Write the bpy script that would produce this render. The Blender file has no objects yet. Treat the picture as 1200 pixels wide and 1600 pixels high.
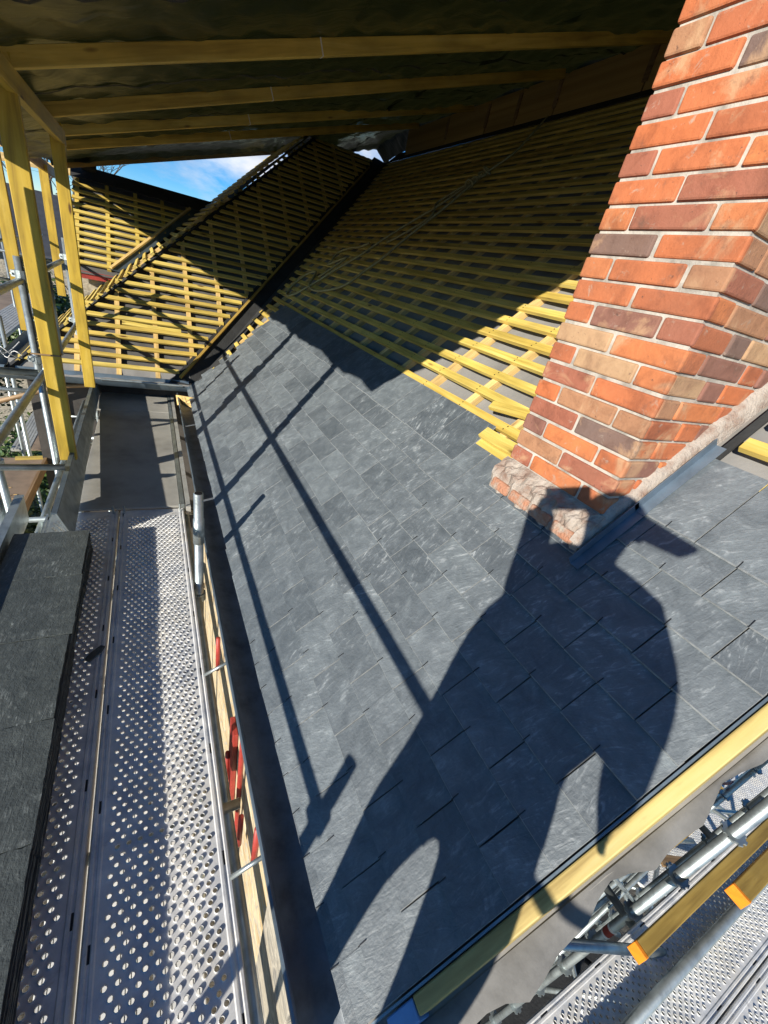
import bpy, bmesh, math, random
from mathutils import Vector, Matrix

# ------------------------------------------------------------------ camera, sky, sun, exposure
random.seed(7)
C = bpy.context.scene.collection
scn = bpy.context.scene
K = 0.865                       # all lengths below are in drawing units; K turns them into metres
R = math.radians

cam_d = bpy.data.cameras.new('camera')
cam = bpy.data.objects.new('camera', cam_d)
C.objects.link(cam)
_r = Vector((0.87900966, -0.42943986, 0.20717968))
_u = Vector((0.05146849, 0.51743759, 0.85417173))
_f = Vector((0.47401794, 0.74016197, -0.47693526))
cam.matrix_world = Matrix(((_r.x, _u.x, -_f.x, 0), (_r.y, _u.y, -_f.y, 0), (_r.z, _u.z, -_f.z, 0), (0, 0, 0, 1)))
cam_d.lens = 640.62 / 1600 * 36
cam_d.sensor_width = 36
cam_d.clip_start = 0.01
cam_d.clip_end = 3000
scn.camera = cam

SUN_AZ, SUN_EL = R(58.5), R(19.5)          # azimuth the light travels to, measured from +Y towards +X
SUN_L = Vector((math.sin(SUN_AZ) * math.cos(SUN_EL), math.cos(SUN_AZ) * math.cos(SUN_EL), -math.sin(SUN_EL)))
sun_d = bpy.data.lights.new('sun', 'SUN')
sun_d.energy = 5.0
sun_d.angle = R(0.5)
sun_d.color = (1.0, 0.93, 0.82)
sun = bpy.data.objects.new('sun', sun_d)
C.objects.link(sun)
sun.rotation_euler = SUN_L.to_track_quat('-Z', 'Y').to_euler()

world = bpy.data.worlds.new("World")
scn.world = world
world.use_nodes = True
wt = world.node_tree
wt.nodes.clear()
wo = wt.nodes.new('ShaderNodeOutputWorld')
bg = wt.nodes.new('ShaderNodeBackground')
sky = wt.nodes.new('ShaderNodeTexSky')
sky.sky_type = 'NISHITA'
sky.sun_disc = False
sky.sun_elevation = SUN_EL
sky.sun_rotation = SUN_AZ + math.pi
sky.air_density = 1.0
sky.dust_density = 0.0
sky.altitude = 3500
sky.ozone_density = 3.0
tc = wt.nodes.new('ShaderNodeTexCoord')
mp = wt.nodes.new('ShaderNodeMapping')
mp.inputs['Scale'].default_value = (1.0, 1.0, 2.6)
mp.inputs['Location'].default_value = (1.1, 0.5, 0.2)
nz = wt.nodes.new('ShaderNodeTexNoise')
nz.inputs['Scale'].default_value = 2.6
nz.inputs['Detail'].default_value = 9
nz.inputs['Roughness'].default_value = 0.58
rp = wt.nodes.new('ShaderNodeValToRGB')
rp.color_ramp.elements[0].position = 0.54
rp.color_ramp.elements[1].position = 0.70
nz2 = wt.nodes.new('ShaderNodeTexNoise')
nz2.inputs['Scale'].default_value = 6
nz2.inputs['Detail'].default_value = 6
rp2 = wt.nodes.new('ShaderNodeValToRGB')
rp2.color_ramp.elements[0].position = 0.35
rp2.color_ramp.elements[1].position = 0.65
rp2.color_ramp.elements[0].color = (2.4, 3.1, 4.4, 1)
rp2.color_ramp.elements[1].color = (6.2, 6.3, 6.5, 1)
mx = wt.nodes.new('ShaderNodeMix')
mx.data_type = 'RGBA'
L = wt.links.new
L(tc.outputs['Generated'], mp.inputs['Vector'])
L(mp.outputs['Vector'], nz.inputs['Vector'])
L(mp.outputs['Vector'], nz2.inputs['Vector'])
L(nz.outputs['Fac'], rp.inputs['Fac'])
L(nz2.outputs['Fac'], rp2.inputs['Fac'])
L(rp.outputs['Color'], mx.inputs[0])
hs = wt.nodes.new('ShaderNodeHueSaturation')
hs.inputs['Saturation'].default_value = 1.4
hs.inputs['Value'].default_value = 0.85
L(sky.outputs['Color'], hs.inputs['Color'])
L(hs.outputs['Color'], mx.inputs[6])
L(rp2.outputs['Color'], mx.inputs[7])
L(mx.outputs[2], bg.inputs['Color'])
bg.inputs['Strength'].default_value = 0.11
L(bg.outputs['Background'], wo.inputs['Surface'])

scn.view_settings.view_transform = 'Standard'
scn.view_settings.look = 'None'
scn.view_settings.exposure = 0.6
scn.view_settings.gamma = 1
scn.view_settings.use_curve_mapping = False
scn.cycles.max_bounces = 5
scn.cycles.diffuse_bounces = 4
scn.cycles.use_denoising = True

# ------------------------------------------------------------------ helpers
V = Vector
ORG = {}

class MB:
    """collects faces with uv coordinates (in drawing units); build() links them as one mesh object"""
    def __init__(s):
        s.v, s.f, s.uv = [], [], []
        s.mi, s.cur = {}, 0
    def face(s, pts, uv=None):
        i = len(s.v)
        s.v += [V(p) for p in pts]
        if s.cur: s.mi[len(s.f)] = s.cur
        s.f.append(list(range(i, i + len(pts))))
        if uv is None:
            a = V(pts[1]) - V(pts[0])
            a = a.normalized() if a.length > 1e-9 else V((1, 0, 0))
            n = a.cross(V(pts[2]) - V(pts[0]))
            b = n.cross(a)
            b = b.normalized() if b.length > 1e-9 else V((0, 1, 0))
            o = V(pts[0])
            uv = [((V(p) - o).dot(a), (V(p) - o).dot(b)) for p in pts]
        s.uv.append(uv)
        return s
    def obox(s, c, ax, ay, az, off=None):
        """box from centre and three half vectors; u runs along ax"""
        c, ax, ay, az = V(c), V(ax), V(ay), V(az)
        i = len(s.v)
        for sx in (-1, 1):
            for sy in (-1, 1):
                for sz in (-1, 1):
                    s.v.append(c + ax * sx + ay * sy + az * sz)
        lx, ly, lz = ax.length * 2, ay.length * 2, az.length * 2
        u0, v0 = off if off else (random.random() * 40, random.random() * 40)
        q = [((0, 1, 3, 2), 'x'), ((4, 6, 7, 5), 'x'), ((0, 4, 5, 1), 'y'), ((2, 3, 7, 6), 'y'), ((0, 2, 6, 4), 'z'), ((1, 5, 7, 3), 'z')]
        for k, (idx, ty) in enumerate(q):
            if s.cur: s.mi[len(s.f)] = s.cur
            s.f.append([i + j for j in idx])
            uv = []
            for j in idx:
                x, y, z = (j >> 2) & 1, (j >> 1) & 1, j & 1
                if ty == 'x': uv.append((u0 + y * ly * .05, v0 + z * lz + k))
                elif ty == 'y': uv.append((u0 + x * lx, v0 + z * lz + k * .37))
                else: uv.append((u0 + x * lx, v0 + y * ly + k * .53))
            s.uv.append(uv)
        return s
    def box(s, x0, x1, y0, y1, z0, z1):
        return s.obox(((x0 + x1) / 2, (y0 + y1) / 2, (z0 + z1) / 2), ((x1 - x0) / 2, 0, 0), (0, (y1 - y0) / 2, 0), (0, 0, (z1 - z0) / 2))
    def bar(s, p0, p1, w, h, up=(0, 0, 1)):
        """bar of width w (sideways) and height h (along up) from p0 to p1"""
        p0, p1 = V(p0), V(p1)
        d = (p1 - p0)
        side = d.cross(V(up)).normalized()
        upv = side.cross(d).normalized()
        return s.obox((p0 + p1) / 2, d / 2, side * w / 2, upv * h / 2)
    def tube(s, pts, r, n=12, caps=True):
        pts = [V(p) for p in pts]
        rs = r if isinstance(r, (list, tuple)) else [r] * len(pts)
        rings, u = [], 0
        d0 = (pts[1] - pts[0]).normalized()
        ref = V((0, 0, 1)) if abs(d0.z) < .9 else V((1, 0, 0))
        a = d0.cross(ref).normalized()
        us = []
        for k, p in enumerate(pts):
            d = (pts[min(k + 1, len(pts) - 1)] - pts[max(k - 1, 0)]).normalized()
            a = (a - d * a.dot(d)).normalized()
            b = d.cross(a)
            i = len(s.v)
            s.v += [p + (a * math.cos(2 * math.pi * j / n) + b * math.sin(2 * math.pi * j / n)) * rs[k] for j in range(n)]
            rings.append(i)
            if k: u += (p - pts[k - 1]).length
            us.append(u)
        o = random.random() * 20
        for k in range(len(rings) - 1):
            for j in range(n):
                j2 = (j + 1) % n
                s.f.append([rings[k] + j, rings[k] + j2, rings[k + 1] + j2, rings[k + 1] + j])
                w = 2 * math.pi * rs[k] / n
                s.uv.append([(o + us[k], j * w), (o + us[k], (j + 1) * w), (o + us[k + 1], (j + 1) * w), (o + us[k + 1], j * w)])
        if caps:
            for rr, rev in ((rings[0], True), (rings[-1], False)):
                idx = [rr + j for j in range(n)]
                if rev: idx.reverse()
                s.f.append(idx)
                s.uv.append([(0, 0)] * n)
        return s
    def bent(s, pts, w, h, up):
        """a bar through several points (slightly bowed timber)"""
        pts = [V(p) for p in pts]; up = V(up).normalized()
        u0, v0 = random.random() * 40, random.random() * 40
        i0 = len(s.v); L_ = 0; us = []
        for k, p in enumerate(pts):
            d = (pts[min(k + 1, len(pts) - 1)] - pts[max(k - 1, 0)]).normalized()
            sd = d.cross(up).normalized() * w / 2; u_ = up * h / 2
            s.v += [p - sd - u_, p + sd - u_, p + sd + u_, p - sd + u_]
            if k: L_ += (p - pts[k - 1]).length
            us.append(u0 + L_)
        lens = [w, h, w, h]
        for k in range(len(pts) - 1):
            a = i0 + 4 * k; vv = v0
            for e in range(4):
                e2 = (e + 1) % 4
                s.f.append([a + e, a + e2, a + 4 + e2, a + 4 + e])
                s.uv.append([(us[k], vv), (us[k], vv + lens[e]), (us[k + 1], vv + lens[e]), (us[k + 1], vv)])
                vv += lens[e] + .3
        for a, rev in ((i0, True), (i0 + 4 * (len(pts) - 1), False)):
            idx = [a, a + 1, a + 2, a + 3]
            s.f.append(idx[::-1] if rev else idx); s.uv.append([(u0, v0), (u0 + .002, v0 + w), (u0 + .002, v0 + w + h), (u0, v0 + h)])
        return s
    def prism(s, poly, vec):
        """extrude a planar polygon by vec"""
        vec = V(vec)
        a = [V(p) for p in poly]
        b = [p + vec for p in a]
        s.face(a[::-1])
        s.face(b)
        for k in range(len(a)):
            k2 = (k + 1) % len(a)
            s.face([a[k], a[k2], b[k2], b[k]])
        return s
    def build(s, name, m=None, parent=None, smooth=False, bevel=0, merge=False, extra=()):
        o0 = ORG.get(parent.name, V((0, 0, 0))) if parent else V((0, 0, 0))
        me = bpy.data.meshes.new(name)
        me.from_pydata([(p - o0) * K for p in s.v], [], s.f)
        ul = me.uv_layers.new(name='UVMap')
        flat = [c for f in s.uv for p in f for c in (p[0] * K, p[1] * K)]
        ul.data.foreach_set('uv', flat)
        if merge:
            bm = bmesh.new(); bm.from_mesh(me)
            bmesh.ops.remove_doubles(bm, verts=bm.verts, dist=1e-4)
            bmesh.ops.recalc_face_normals(bm, faces=bm.faces)
            bm.to_mesh(me); bm.free()
        if smooth:
            for p in me.polygons: p.use_smooth = True
        if m: me.materials.append(m)
        for x in extra: me.materials.append(x)
        for fi, k in s.mi.items(): me.polygons[fi].material_index = k
        me.update()
        o = bpy.data.objects.new(name, me)
        C.objects.link(o)
        ORG[o.name] = o0
        if parent: o.parent = parent
        if bevel:
            b = o.modifiers.new('bevel', 'BEVEL'); b.width = bevel * K; b.segments = 2; b.limit_method = 'ANGLE'
        return o

def tag(o, label=None, cat=None, group=None, kind=None):
    if label: o['label'] = label
    if cat: o['category'] = cat
    if group: o['group'] = group
    if kind: o['kind'] = kind
    return o

def thing(name, label, cat, loc=(0, 0, 0), group=None, parent=None):
    o = bpy.data.objects.new(name, None)
    C.objects.link(o)
    o.location = V(loc) * K
    o.empty_display_size = .1
    ORG[o.name] = V(loc)
    return tag(o, label, cat, group)

def sub_empty(name, parent):
    o = bpy.data.objects.new(name, None)
    C.objects.link(o); o.parent = parent
    ORG[o.name] = ORG[parent.name]
    return o

def dup(o, off, label=None, parent=None):
    """copy an object and its parts, moved by off (drawing units)"""
    c = o.copy(); C.objects.link(c)
    if parent is not None: c.parent = parent
    c.location = o.location + V(off) * K
    ORG[c.name] = ORG.get(o.name, V((0, 0, 0))) + V(off)
    if label: c['label'] = label
    for ch in list(o.children):
        d = dup(ch, (0, 0, 0)); d.parent = c
    return c

# ------------------------------------------------------------------ materials
def nodes(name):
    m = bpy.data.materials.new(name); m.use_nodes = True
    nt = m.node_tree
    return m, nt, nt.nodes['Principled BSDF']

def nd(nt, ty, **kw):
    n = nt.nodes.new('ShaderNode' + ty)
    for k, v in kw.items():
        if k in n.inputs: n.inputs[k].default_value = v
        else: setattr(n, k, v)
    return n

def ramp(nt, fac, stops):
    r = nt.nodes.new('ShaderNodeValToRGB')
    el = r.color_ramp.elements
    while len(el) > 1: el.remove(el[-1])
    for i, (p, c) in enumerate(stops):
        e = el[0] if i == 0 else el.new(p)
        e.position = p
        e.color = (*c, 1) if len(c) == 3 else (c[0], c[0], c[0], 1)
    nt.links.new(fac, r.inputs['Fac'])
    return r.outputs['Color']

def mixc(nt, fac, a, b, mode='MIX'):
    m = nt.nodes.new('ShaderNodeMix'); m.data_type = 'RGBA'; m.blend_type = mode
    for s, v in ((0, fac), (6, a), (7, b)):
        if isinstance(v, (int, float)): m.inputs[s].default_value = v
        elif isinstance(v, tuple): m.inputs[s].default_value = (*v, 1)
        else: nt.links.new(v, m.inputs[s])
    return m.outputs[2]

def coords(nt, kind='Object', scale=(1, 1, 1), rot=(0, 0, 0)):
    t = nt.nodes.new('ShaderNodeTexCoord')
    p = nt.nodes.new('ShaderNodeMapping')
    p.inputs['Scale'].default_value = scale
    p.inputs['Rotation'].default_value = rot
    nt.links.new(t.outputs[kind], p.inputs['Vector'])
    return p.outputs['Vector']

def noise(nt, vec, scale, detail=5, rough=.55, dist=0):
    n = nd(nt, 'TexNoise', Scale=scale, Detail=detail, Roughness=rough, Distortion=dist)
    nt.links.new(vec, n.inputs['Vector'])
    return n.outputs['Fac']

def bump(nt, bs, h, strength=.3, dist=.005):
    b = nd(nt, 'Bump', Strength=strength, Distance=dist)
    nt.links.new(h, b.inputs['Height'])
    nt.links.new(b.outputs['Normal'], bs.inputs['Normal'])

def island(nt):
    g = nt.nodes.new('ShaderNodeNewGeometry')
    return g.outputs['Random Per Island']

def objrand(nt):
    g = nt.nodes.new('ShaderNodeObjectInfo')
    return g.outputs['Random']

def wood(name, dark, mid, light, rough=.62, knots=True, vary=.35, grain=1.0):
    m, nt, bs = nodes(name)
    uv = coords(nt, 'UV', (1.6, 46 * grain, 1))
    g1 = noise(nt, uv, 1.0, 6, .6, .6)
    uv2 = coords(nt, 'UV', (2.2, 5, 1))
    g2 = noise(nt, uv2, 1.4, 3, .5)
    col = ramp(nt, g1, [(.28, dark), (.5, mid), (.75, light)])
    col = mixc(nt, .5, col, ramp(nt, g2, [(.33, (.50, .47, .42)), (.62, (1.15, 1.1, 1.0))]), 'MULTIPLY')
    g3 = noise(nt, coords(nt, 'UV', (14, 60, 1)), 1.0, 3, .6)
    col = mixc(nt, ramp(nt, g3, [(.62, (0,)), (.78, (.5,))]), col, dark)
    if knots:
        kv = coords(nt, 'UV', (2.0, 7.5, 1))
        vo = nd(nt, 'TexVoronoi', Scale=1.0, Randomness=1.0); nt.links.new(kv, vo.inputs['Vector'])
        k = ramp(nt, vo.outputs['Distance'], [(.045, (1,)), (.10, (0,))])
        col = mixc(nt, k, col, (dark[0] * .35, dark[1] * .25, dark[2] * .3))
    rnd = island(nt)
    col = mixc(nt, vary, col, ramp(nt, rnd, [(0, (.62, .58, .5)), (.5, (1, 1, 1)), (1, (1.12, 1.02, .9))]), 'MULTIPLY')
    rnd2 = objrand(nt)
    col = mixc(nt, vary, col, ramp(nt, rnd2, [(0, (.58, .50, .42)), (.25, (.92, .86, .8)), (.6, (1, 1, 1)), (.85, (1.08, 1.1, 1.3)), (1, (.9, .8, .7))]), 'MULTIPLY')
    nt.links.new(col, bs.inputs['Base Color'])
    bs.inputs['Roughness'].default_value = rough
    bump(nt, bs, g1, .25, .004)
    return m

M = {}
M['batten'] = wood('treated_batten', (.38, .28, .06), (.62, .48, .11), (.74, .62, .22), vary=.6)
M['verge'] = wood('verge_batten_wood', (.30, .21, .06), (.54, .42, .15), (.62, .51, .24), grain=.5, vary=.1)
M['post'] = wood('treated_post', (.34, .22, .03), (.60, .42, .045), (.70, .52, .10), grain=.45)
M['beam'] = wood('roof_beam', (.42, .27, .05), (.66, .46, .09), (.78, .60, .17), grain=.6)
M['pale_wood'] = wood('pale_wood', (.46, .33, .13), (.70, .50, .20), (.80, .62, .30), grain=.7)
M['old_wood'] = wood('weathered_board', (.16, .10, .05), (.28, .18, .09), (.38, .27, .15))
M['board'] = wood('scaffold_board', (.24, .15, .03), (.42, .28, .06), (.52, .37, .10), grain=.7)
M['panel'] = wood('kerb_panel', (.30, .19, .06), (.40, .27, .10), (.46, .33, .14), knots=False, grain=.4, vary=.2)

def slate(name, base, streak, amount):
    m, nt, bs = nodes(name)
    uv = coords(nt, 'UV', (1, 1, 1))
    rnd = island(nt)
    comb = nd(nt, 'CombineXYZ'); nt.links.new(rnd, comb.inputs['Z'])
    sc = nd(nt, 'VectorMath', operation='SCALE'); nt.links.new(comb.outputs['Vector'], sc.inputs[0]); sc.inputs['Scale'].default_value = 37
    add = nd(nt, 'VectorMath', operation='ADD'); nt.links.new(uv, add.inputs[0]); nt.links.new(sc.outputs['Vector'], add.inputs[1])
    rot = nd(nt, 'VectorRotate', rotation_type='Z_AXIS'); nt.links.new(add.outputs['Vector'], rot.inputs['Vector'])
    ang = nd(nt, 'MapRange'); ang.inputs['To Min'].default_value = -.5; ang.inputs['To Max'].default_value = .6
    nt.links.new(rnd, ang.inputs['Value']); nt.links.new(ang.outputs['Result'], rot.inputs['Angle'])
    st = nd(nt, 'Mapping'); st.inputs['Scale'].default_value = (16, 62, 1); nt.links.new(rot.outputs['Vector'], st.inputs['Vector'])
    n1 = noise(nt, st.outputs['Vector'], 1.0, 7, .62, 1.4)
    n2 = noise(nt, add.outputs['Vector'], 13, 8, .70, .6)
    n3 = noise(nt, add.outputs['Vector'], 90, 4, .6)
    big = noise(nt, coords(nt, 'Object'), 1.6, 3, .5)
    b = base
    col = ramp(nt, n2, [(.3, (b[0] * .62, b[1] * .64, b[2] * .66)), (.55, b), (.75, (b[0] * 1.45, b[1] * 1.45, b[2] * 1.42))])
    col = mixc(nt, .8, col, ramp(nt, rnd, [(0, (.66, .68, .7)), (.5, (1, 1, 1)), (1, (1.22, 1.22, 1.2))]), 'MULTIPLY')
    mask = ramp(nt, n1, [(.53, (0,)), (.68, (1,))])
    patch = ramp(nt, n2, [(.44, (.08,)), (.64, (1,))])
    bigr = ramp(nt, big, [(.40, (.30,)), (.58, (1,)), (.68, (1.6,))])
    mm = nd(nt, 'Math', operation='MULTIPLY'); nt.links.new(mask, mm.inputs[0]); nt.links.new(patch, mm.inputs[1])
    m2 = nd(nt, 'Math', operation='MULTIPLY'); nt.links.new(mm.outputs[0], m2.inputs[0]); nt.links.new(bigr, m2.inputs[1])
    m3 = nd(nt, 'Math', operation='MULTIPLY'); nt.links.new(m2.outputs[0], m3.inputs[0]); m3.inputs[1].default_value = amount
    col = mixc(nt, m3.outputs[0], col, streak)
    nt.links.new(col, bs.inputs['Base Color'])
    bs.inputs['Roughness'].default_value = .52
    hs = nd(nt, 'Math', operation='ADD'); nt.links.new(n1, hs.inputs[0]); nt.links.new(n3, hs.inputs[1])
    bump(nt, bs, hs.outputs[0], .55, .004)
    return m
M['slate'] = slate('slate', (.128, .148, .162), (.44, .47, .48), .68)
M['slate_stack'] = slate('stacked_slate', (.085, .098, .094), (.40, .44, .42), .7)

def plain(name, col, rough=.6, metal=0, var=.25, scale=8, bumps=.2, col2=None, detail=6, bd=.004):
    m, nt, bs = nodes(name)
    co = coords(nt, 'Object')
    n = noise(nt, co, scale, detail, .6)
    c2 = col2 or tuple(c * (1 - var) for c in col)
    c3 = tuple(min(1, c * (1 + var * .6)) for c in col)
    nt.links.new(ramp(nt, n, [(.3, c2), (.52, col), (.75, c3)]), bs.inputs['Base Color'])
    bs.inputs['Roughness'].default_value = rough
    bs.inputs['Metallic'].default_value = metal
    if bumps: bump(nt, bs, noise(nt, co, scale * 6, 4, .6), bumps, bd)
    return m
M['membrane'] = plain('roof_membrane', (.22, .215, .205), .85, 0, .22, 5, .5)
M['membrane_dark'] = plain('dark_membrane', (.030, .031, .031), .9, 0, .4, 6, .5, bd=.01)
M['slate_edge'] = plain('slate_edge', (.24, .255, .26), .7, 0, .4, 40, .3)
M['black'] = plain('black_steel', (.012, .013, .015), .5)
M['lead'] = plain('lead_flashing', (.15, .20, .25), .45, .35, .3, 10, .15)
M['pale_metal'] = plain('pale_metal', (.78, .77, .72), .6, 0, .25, 5, .3)
M['membrane_shade'] = plain('shade_toned_membrane', (.10, .097, .092), .85, 0, .3, 5, .5)  # membrane darkened in colour to stand in for shade on the farther slopes
M['stone_shade'] = plain('stone_painted_shade', (.06, .055, .05), .95, 0, .4, 5, .6)  # dark colour paints shade onto the wall seen through the plank holes
M['mortar'] = plain('mortar', (.43, .40, .35), .95, 0, .5, 13, .5, bd=.006)
M['galv'] = plain('galvanised_tube', (.42, .47, .47), .42, .75, .35, 14, .15)
M['zinc'] = plain('zinc', (.16, .21, .25), .42, .6, .4, 6, .15)
M['zinc_gutter'] = plain('gutter_zinc', (.15, .17, .19), .55, .3, .4, 14, .3)
M['plywood'] = plain('plywood_deck', (.36, .35, .31), .75, 0, .3, 3.5, .35)
M['ply_brown'] = plain('brown_plywood', (.27, .20, .14), .8, 0, .35, 4, .4)
M['alu'] = plain('aluminium_deck', (.52, .52, .48), .5, .35, .25, 10, .3)
M['red'] = plain('red_paint', (.33, .04, .03), .5, 0, .3, 9, .2)
M['white_paint'] = plain('white_paint', (.74, .73, .70), .5, 0, .12, 6, .1)
M['blue'] = plain('blue_finish', (.16, .32, .58), .4, 0, .25, 9, .1)
M['render'] = plain('wall_render', (.66, .58, .42), .9, 0, .18, 5, .5)
M['fill'] = plain('felt', (.155, .152, .145), .9, 0, .45, 5, .4, bd=.008)
M['orange'] = plain('orange_paint', (.80, .25, .01), .6, 0, .2, 20, .2)
M['rope'] = plain('rope', (.42, .36, .17), .9, 0, .3, 60, .6)
M['ground'] = plain('gravel_ground', (.10, .09, .07), .95, 0, .4, 2.5, .8, bd=.03)
M['bark'] = plain('bark', (.10, .08, .06), .95, 0, .4, 12, .7)
M['roof_tile'] = plain('dark_roof', (.045, .048, .055), .6, 0, .3, 6, .4)
M['jacket'] = plain('jacket', (.05, .07, .12), .85, 0, .3, 10, .4)
M['skin'] = plain('skin', (.55, .33, .24), .55, 0, .1, 15, .1)
M['lichen'] = plain('old_mortar', (.38, .33, .28), .95, 0, .45, 16, .9, col2=(.24, .15, .11), bd=.010)

M['footing'] = plain('footing_brick', (.42, .20, .12), .95, 0, .4, 18, .9, col2=(.40, .36, .30), bd=.01)

# perforated steel
m, nt, bs = nodes('perforated_steel')
co = coords(nt, 'Object')
n = noise(nt, co, 9, 8, .65); n2 = noise(nt, co, 45, 4, .6)
c = ramp(nt, n, [(.3, (.42, .45, .49)), (.5, (.66, .67, .67)), (.66, (.85, .84, .80))])
c = mixc(nt, ramp(nt, noise(nt, co, 3.0, 8, .72), [(.46, (0,)), (.64, (.8,))]), c, (.72, .69, .62))
c = mixc(nt, ramp(nt, noise(nt, co, 16, 8, .75, .8), [(.58, (0,)), (.66, (.9,))]), c, (.80, .78, .72))
c = mixc(nt, ramp(nt, noise(nt, co, 11, 7, .7, .4), [(.60, (0,)), (.72, (.6,))]), c, (.20, .19, .17))
nt.links.new(c, bs.inputs['Base Color'])
bs.inputs['Metallic'].default_value = .1
bs.inputs['Roughness'].default_value = .5
bump(nt, bs, n2, .25, .003)
M['steel'] = m

# tarpaulin: thin coated cloth that lets a little sun through
m, nt, bs = nodes('tarpaulin')
co = coords(nt, 'Object')
n = noise(nt, co, 2.2, 6, .6, .5)
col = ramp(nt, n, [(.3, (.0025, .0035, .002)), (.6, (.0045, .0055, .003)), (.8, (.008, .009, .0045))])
nt.links.new(col, bs.inputs['Base Color'])
bs.inputs['Roughness'].default_value = .36
bs.inputs['Specular IOR Level'].default_value = .35
wv = noise(nt, coords(nt, 'Object', (.7, 2.6, 1), (0, 0, .5)), 2.0, 3, .5, 1.0)
bump(nt, bs, wv, .35, .05)
tr = nd(nt, 'BsdfTranslucent', Color=(.055, .065, .018, 1))
ms = nd(nt, 'MixShader'); ms.inputs[0].default_value = .05
out = nt.nodes['Material Output']
nt.links.new(bs.outputs[0], ms.inputs[1]); nt.links.new(tr.outputs[0], ms.inputs[2]); nt.links.new(ms.outputs[0], out.inputs['Surface'])
M['tarp'] = m

# brick
m, nt, bs = nodes('brick')
rnd = island(nt)
co = coords(nt, 'Object')
base = ramp(nt, rnd, [(0, (.48, .145, .055)), (.18, (.40, .12, .05)), (.32, (.32, .11, .065)), (.42, (.52, .17, .06)), (.56, (.38, .19, .10)), (.68, (.46, .29, .16)), (.75, (.48, .14, .05)), (.86, (.24, .11, .08)), (.95, (.17, .11, .09))])
base.node.color_ramp.interpolation = 'CONSTANT'
n = noise(nt, co, 14, 7, .65, .4)
patch = noise(nt, co, 6.5, 5, .6, .8)
c = mixc(nt, .85, base, ramp(nt, n, [(.28, (.55, .5, .5)), (.5, (1, 1, 1)), (.75, (1.2, 1.25, 1.3))]), 'MULTIPLY')
c = mixc(nt, ramp(nt, patch, [(.54, (0,)), (.66, (.75,))]), c, (.52, .32, .18))
c = mixc(nt, ramp(nt, noise(nt, co, 9, 6, .7), [(.60, (0,)), (.74, (.75,))]), c, (.10, .06, .045))
c = mixc(nt, ramp(nt, noise(nt, co, 24, 8, .72, .5), [(.60, (0,)), (.70, (.7,))]), c, (.42, .36, .29))
c = mixc(nt, ramp(nt, noise(nt, co, 2.4, 4, .6), [(.42, (0,)), (.75, (.45,))]), c, (.22, .11, .07))
c = mixc(nt, ramp(nt, noise(nt, co, 70, 3, .6), [(.66, (0,)), (.74, (.8,))]), c, (.08, .045, .035))
nt.links.new(c, bs.inputs['Base Color'])
bs.inputs['Roughness'].default_value = .9
bump(nt, bs, noise(nt, co, 60, 6, .7), .5, .006)
M['brick'] = m

# rubble stone wall
m, nt, bs = nodes('rubble_stone')
co = coords(nt, 'Object', (1, 1, 1.5))
wob = nd(nt, 'TexNoise', Scale=5, Detail=3); nt.links.new(co, wob.inputs['Vector'])
mxv = nd(nt, 'VectorMath', operation='SCALE'); mxv.inputs['Scale'].default_value = .12; nt.links.new(wob.outputs['Color'], mxv.inputs[0])
ad = nd(nt, 'VectorMath', operation='ADD'); nt.links.new(co, ad.inputs[0]); nt.links.new(mxv.outputs['Vector'], ad.inputs[1])
vo = nd(nt, 'TexVoronoi', Scale=7); vo.feature = 'DISTANCE_TO_EDGE'; nt.links.new(ad.outputs['Vector'], vo.inputs['Vector'])
vc = nd(nt, 'TexVoronoi', Scale=7); nt.links.new(ad.outputs['Vector'], vc.inputs['Vector'])
st = ramp(nt, vc.outputs['Color'], [(0, (.20, .19, .17)), (.5, (.32, .29, .23)), (1, (.42, .37, .28))])
st = mixc(nt, ramp(nt, vo.outputs['Distance'], [(.03, (1,)), (.08, (0,))]), st, (.42, .38, .30))
st = mixc(nt, .5, st, ramp(nt, noise(nt, co, 30, 5), [(.3, (.6, .6, .6)), (.7, (1.2, 1.2, 1.2))]), 'MULTIPLY')
nt.links.new(st, bs.inputs['Base Color']); bs.inputs['Roughness'].default_value = .95
bump(nt, bs, vo.outputs['Distance'], .6, .03)
M['stone'] = m
m2 = m.copy(); m2.name = 'sandstone_rubble'
for n_ in m2.node_tree.nodes:
    if n_.type == 'VALTORGB' and len(n_.color_ramp.elements) == 3:
        for e, cc in zip(n_.color_ramp.elements, ((.40, .27, .12), (.58, .46, .27), (.66, .56, .38))): e.color = (*cc, 1)
M['sandstone'] = m2

# foliage
m, nt, bs = nodes('foliage')
rnd = island(nt)
nt.links.new(ramp(nt, rnd, [(0, (.018, .045, .010)), (.5, (.04, .085, .018)), (.85, (.075, .12, .025)), (1, (.13, .16, .04))]), bs.inputs['Base Color'])
bs.inputs['Roughness'].default_value = .5
M['leaf'] = m
m, nt, bs = nodes('barrier_tape')
uv = coords(nt, 'UV', (9, 0, 0))
wv = nd(nt, 'TexWave', Scale=1.0); wv.wave_profile = 'SIN'; nt.links.new(uv, wv.inputs['Vector'])
r_ = ramp(nt, wv.outputs['Fac'], [(.49, (.62, .02, .02)), (.51, (.75, .75, .74))])
nt.links.new(r_, bs.inputs['Base Color']); bs.inputs['Roughness'].default_value = .4
M['tape'] = m

# ------------------------------------------------------------------ setting: ground
g = MB()
N_ = 24
for i in range(N_):
    for j in range(N_):
        def gp(a, b):
            x = -400 + 800 * a / N_; y = -400 + 800 * b / N_
            return (x, y, -9.2)
        g.face([gp(i, j), gp(i + 1, j), gp(i + 1, j + 1), gp(i, j + 1)])
tag(g.build('ground', M['ground']), kind='structure')

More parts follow.
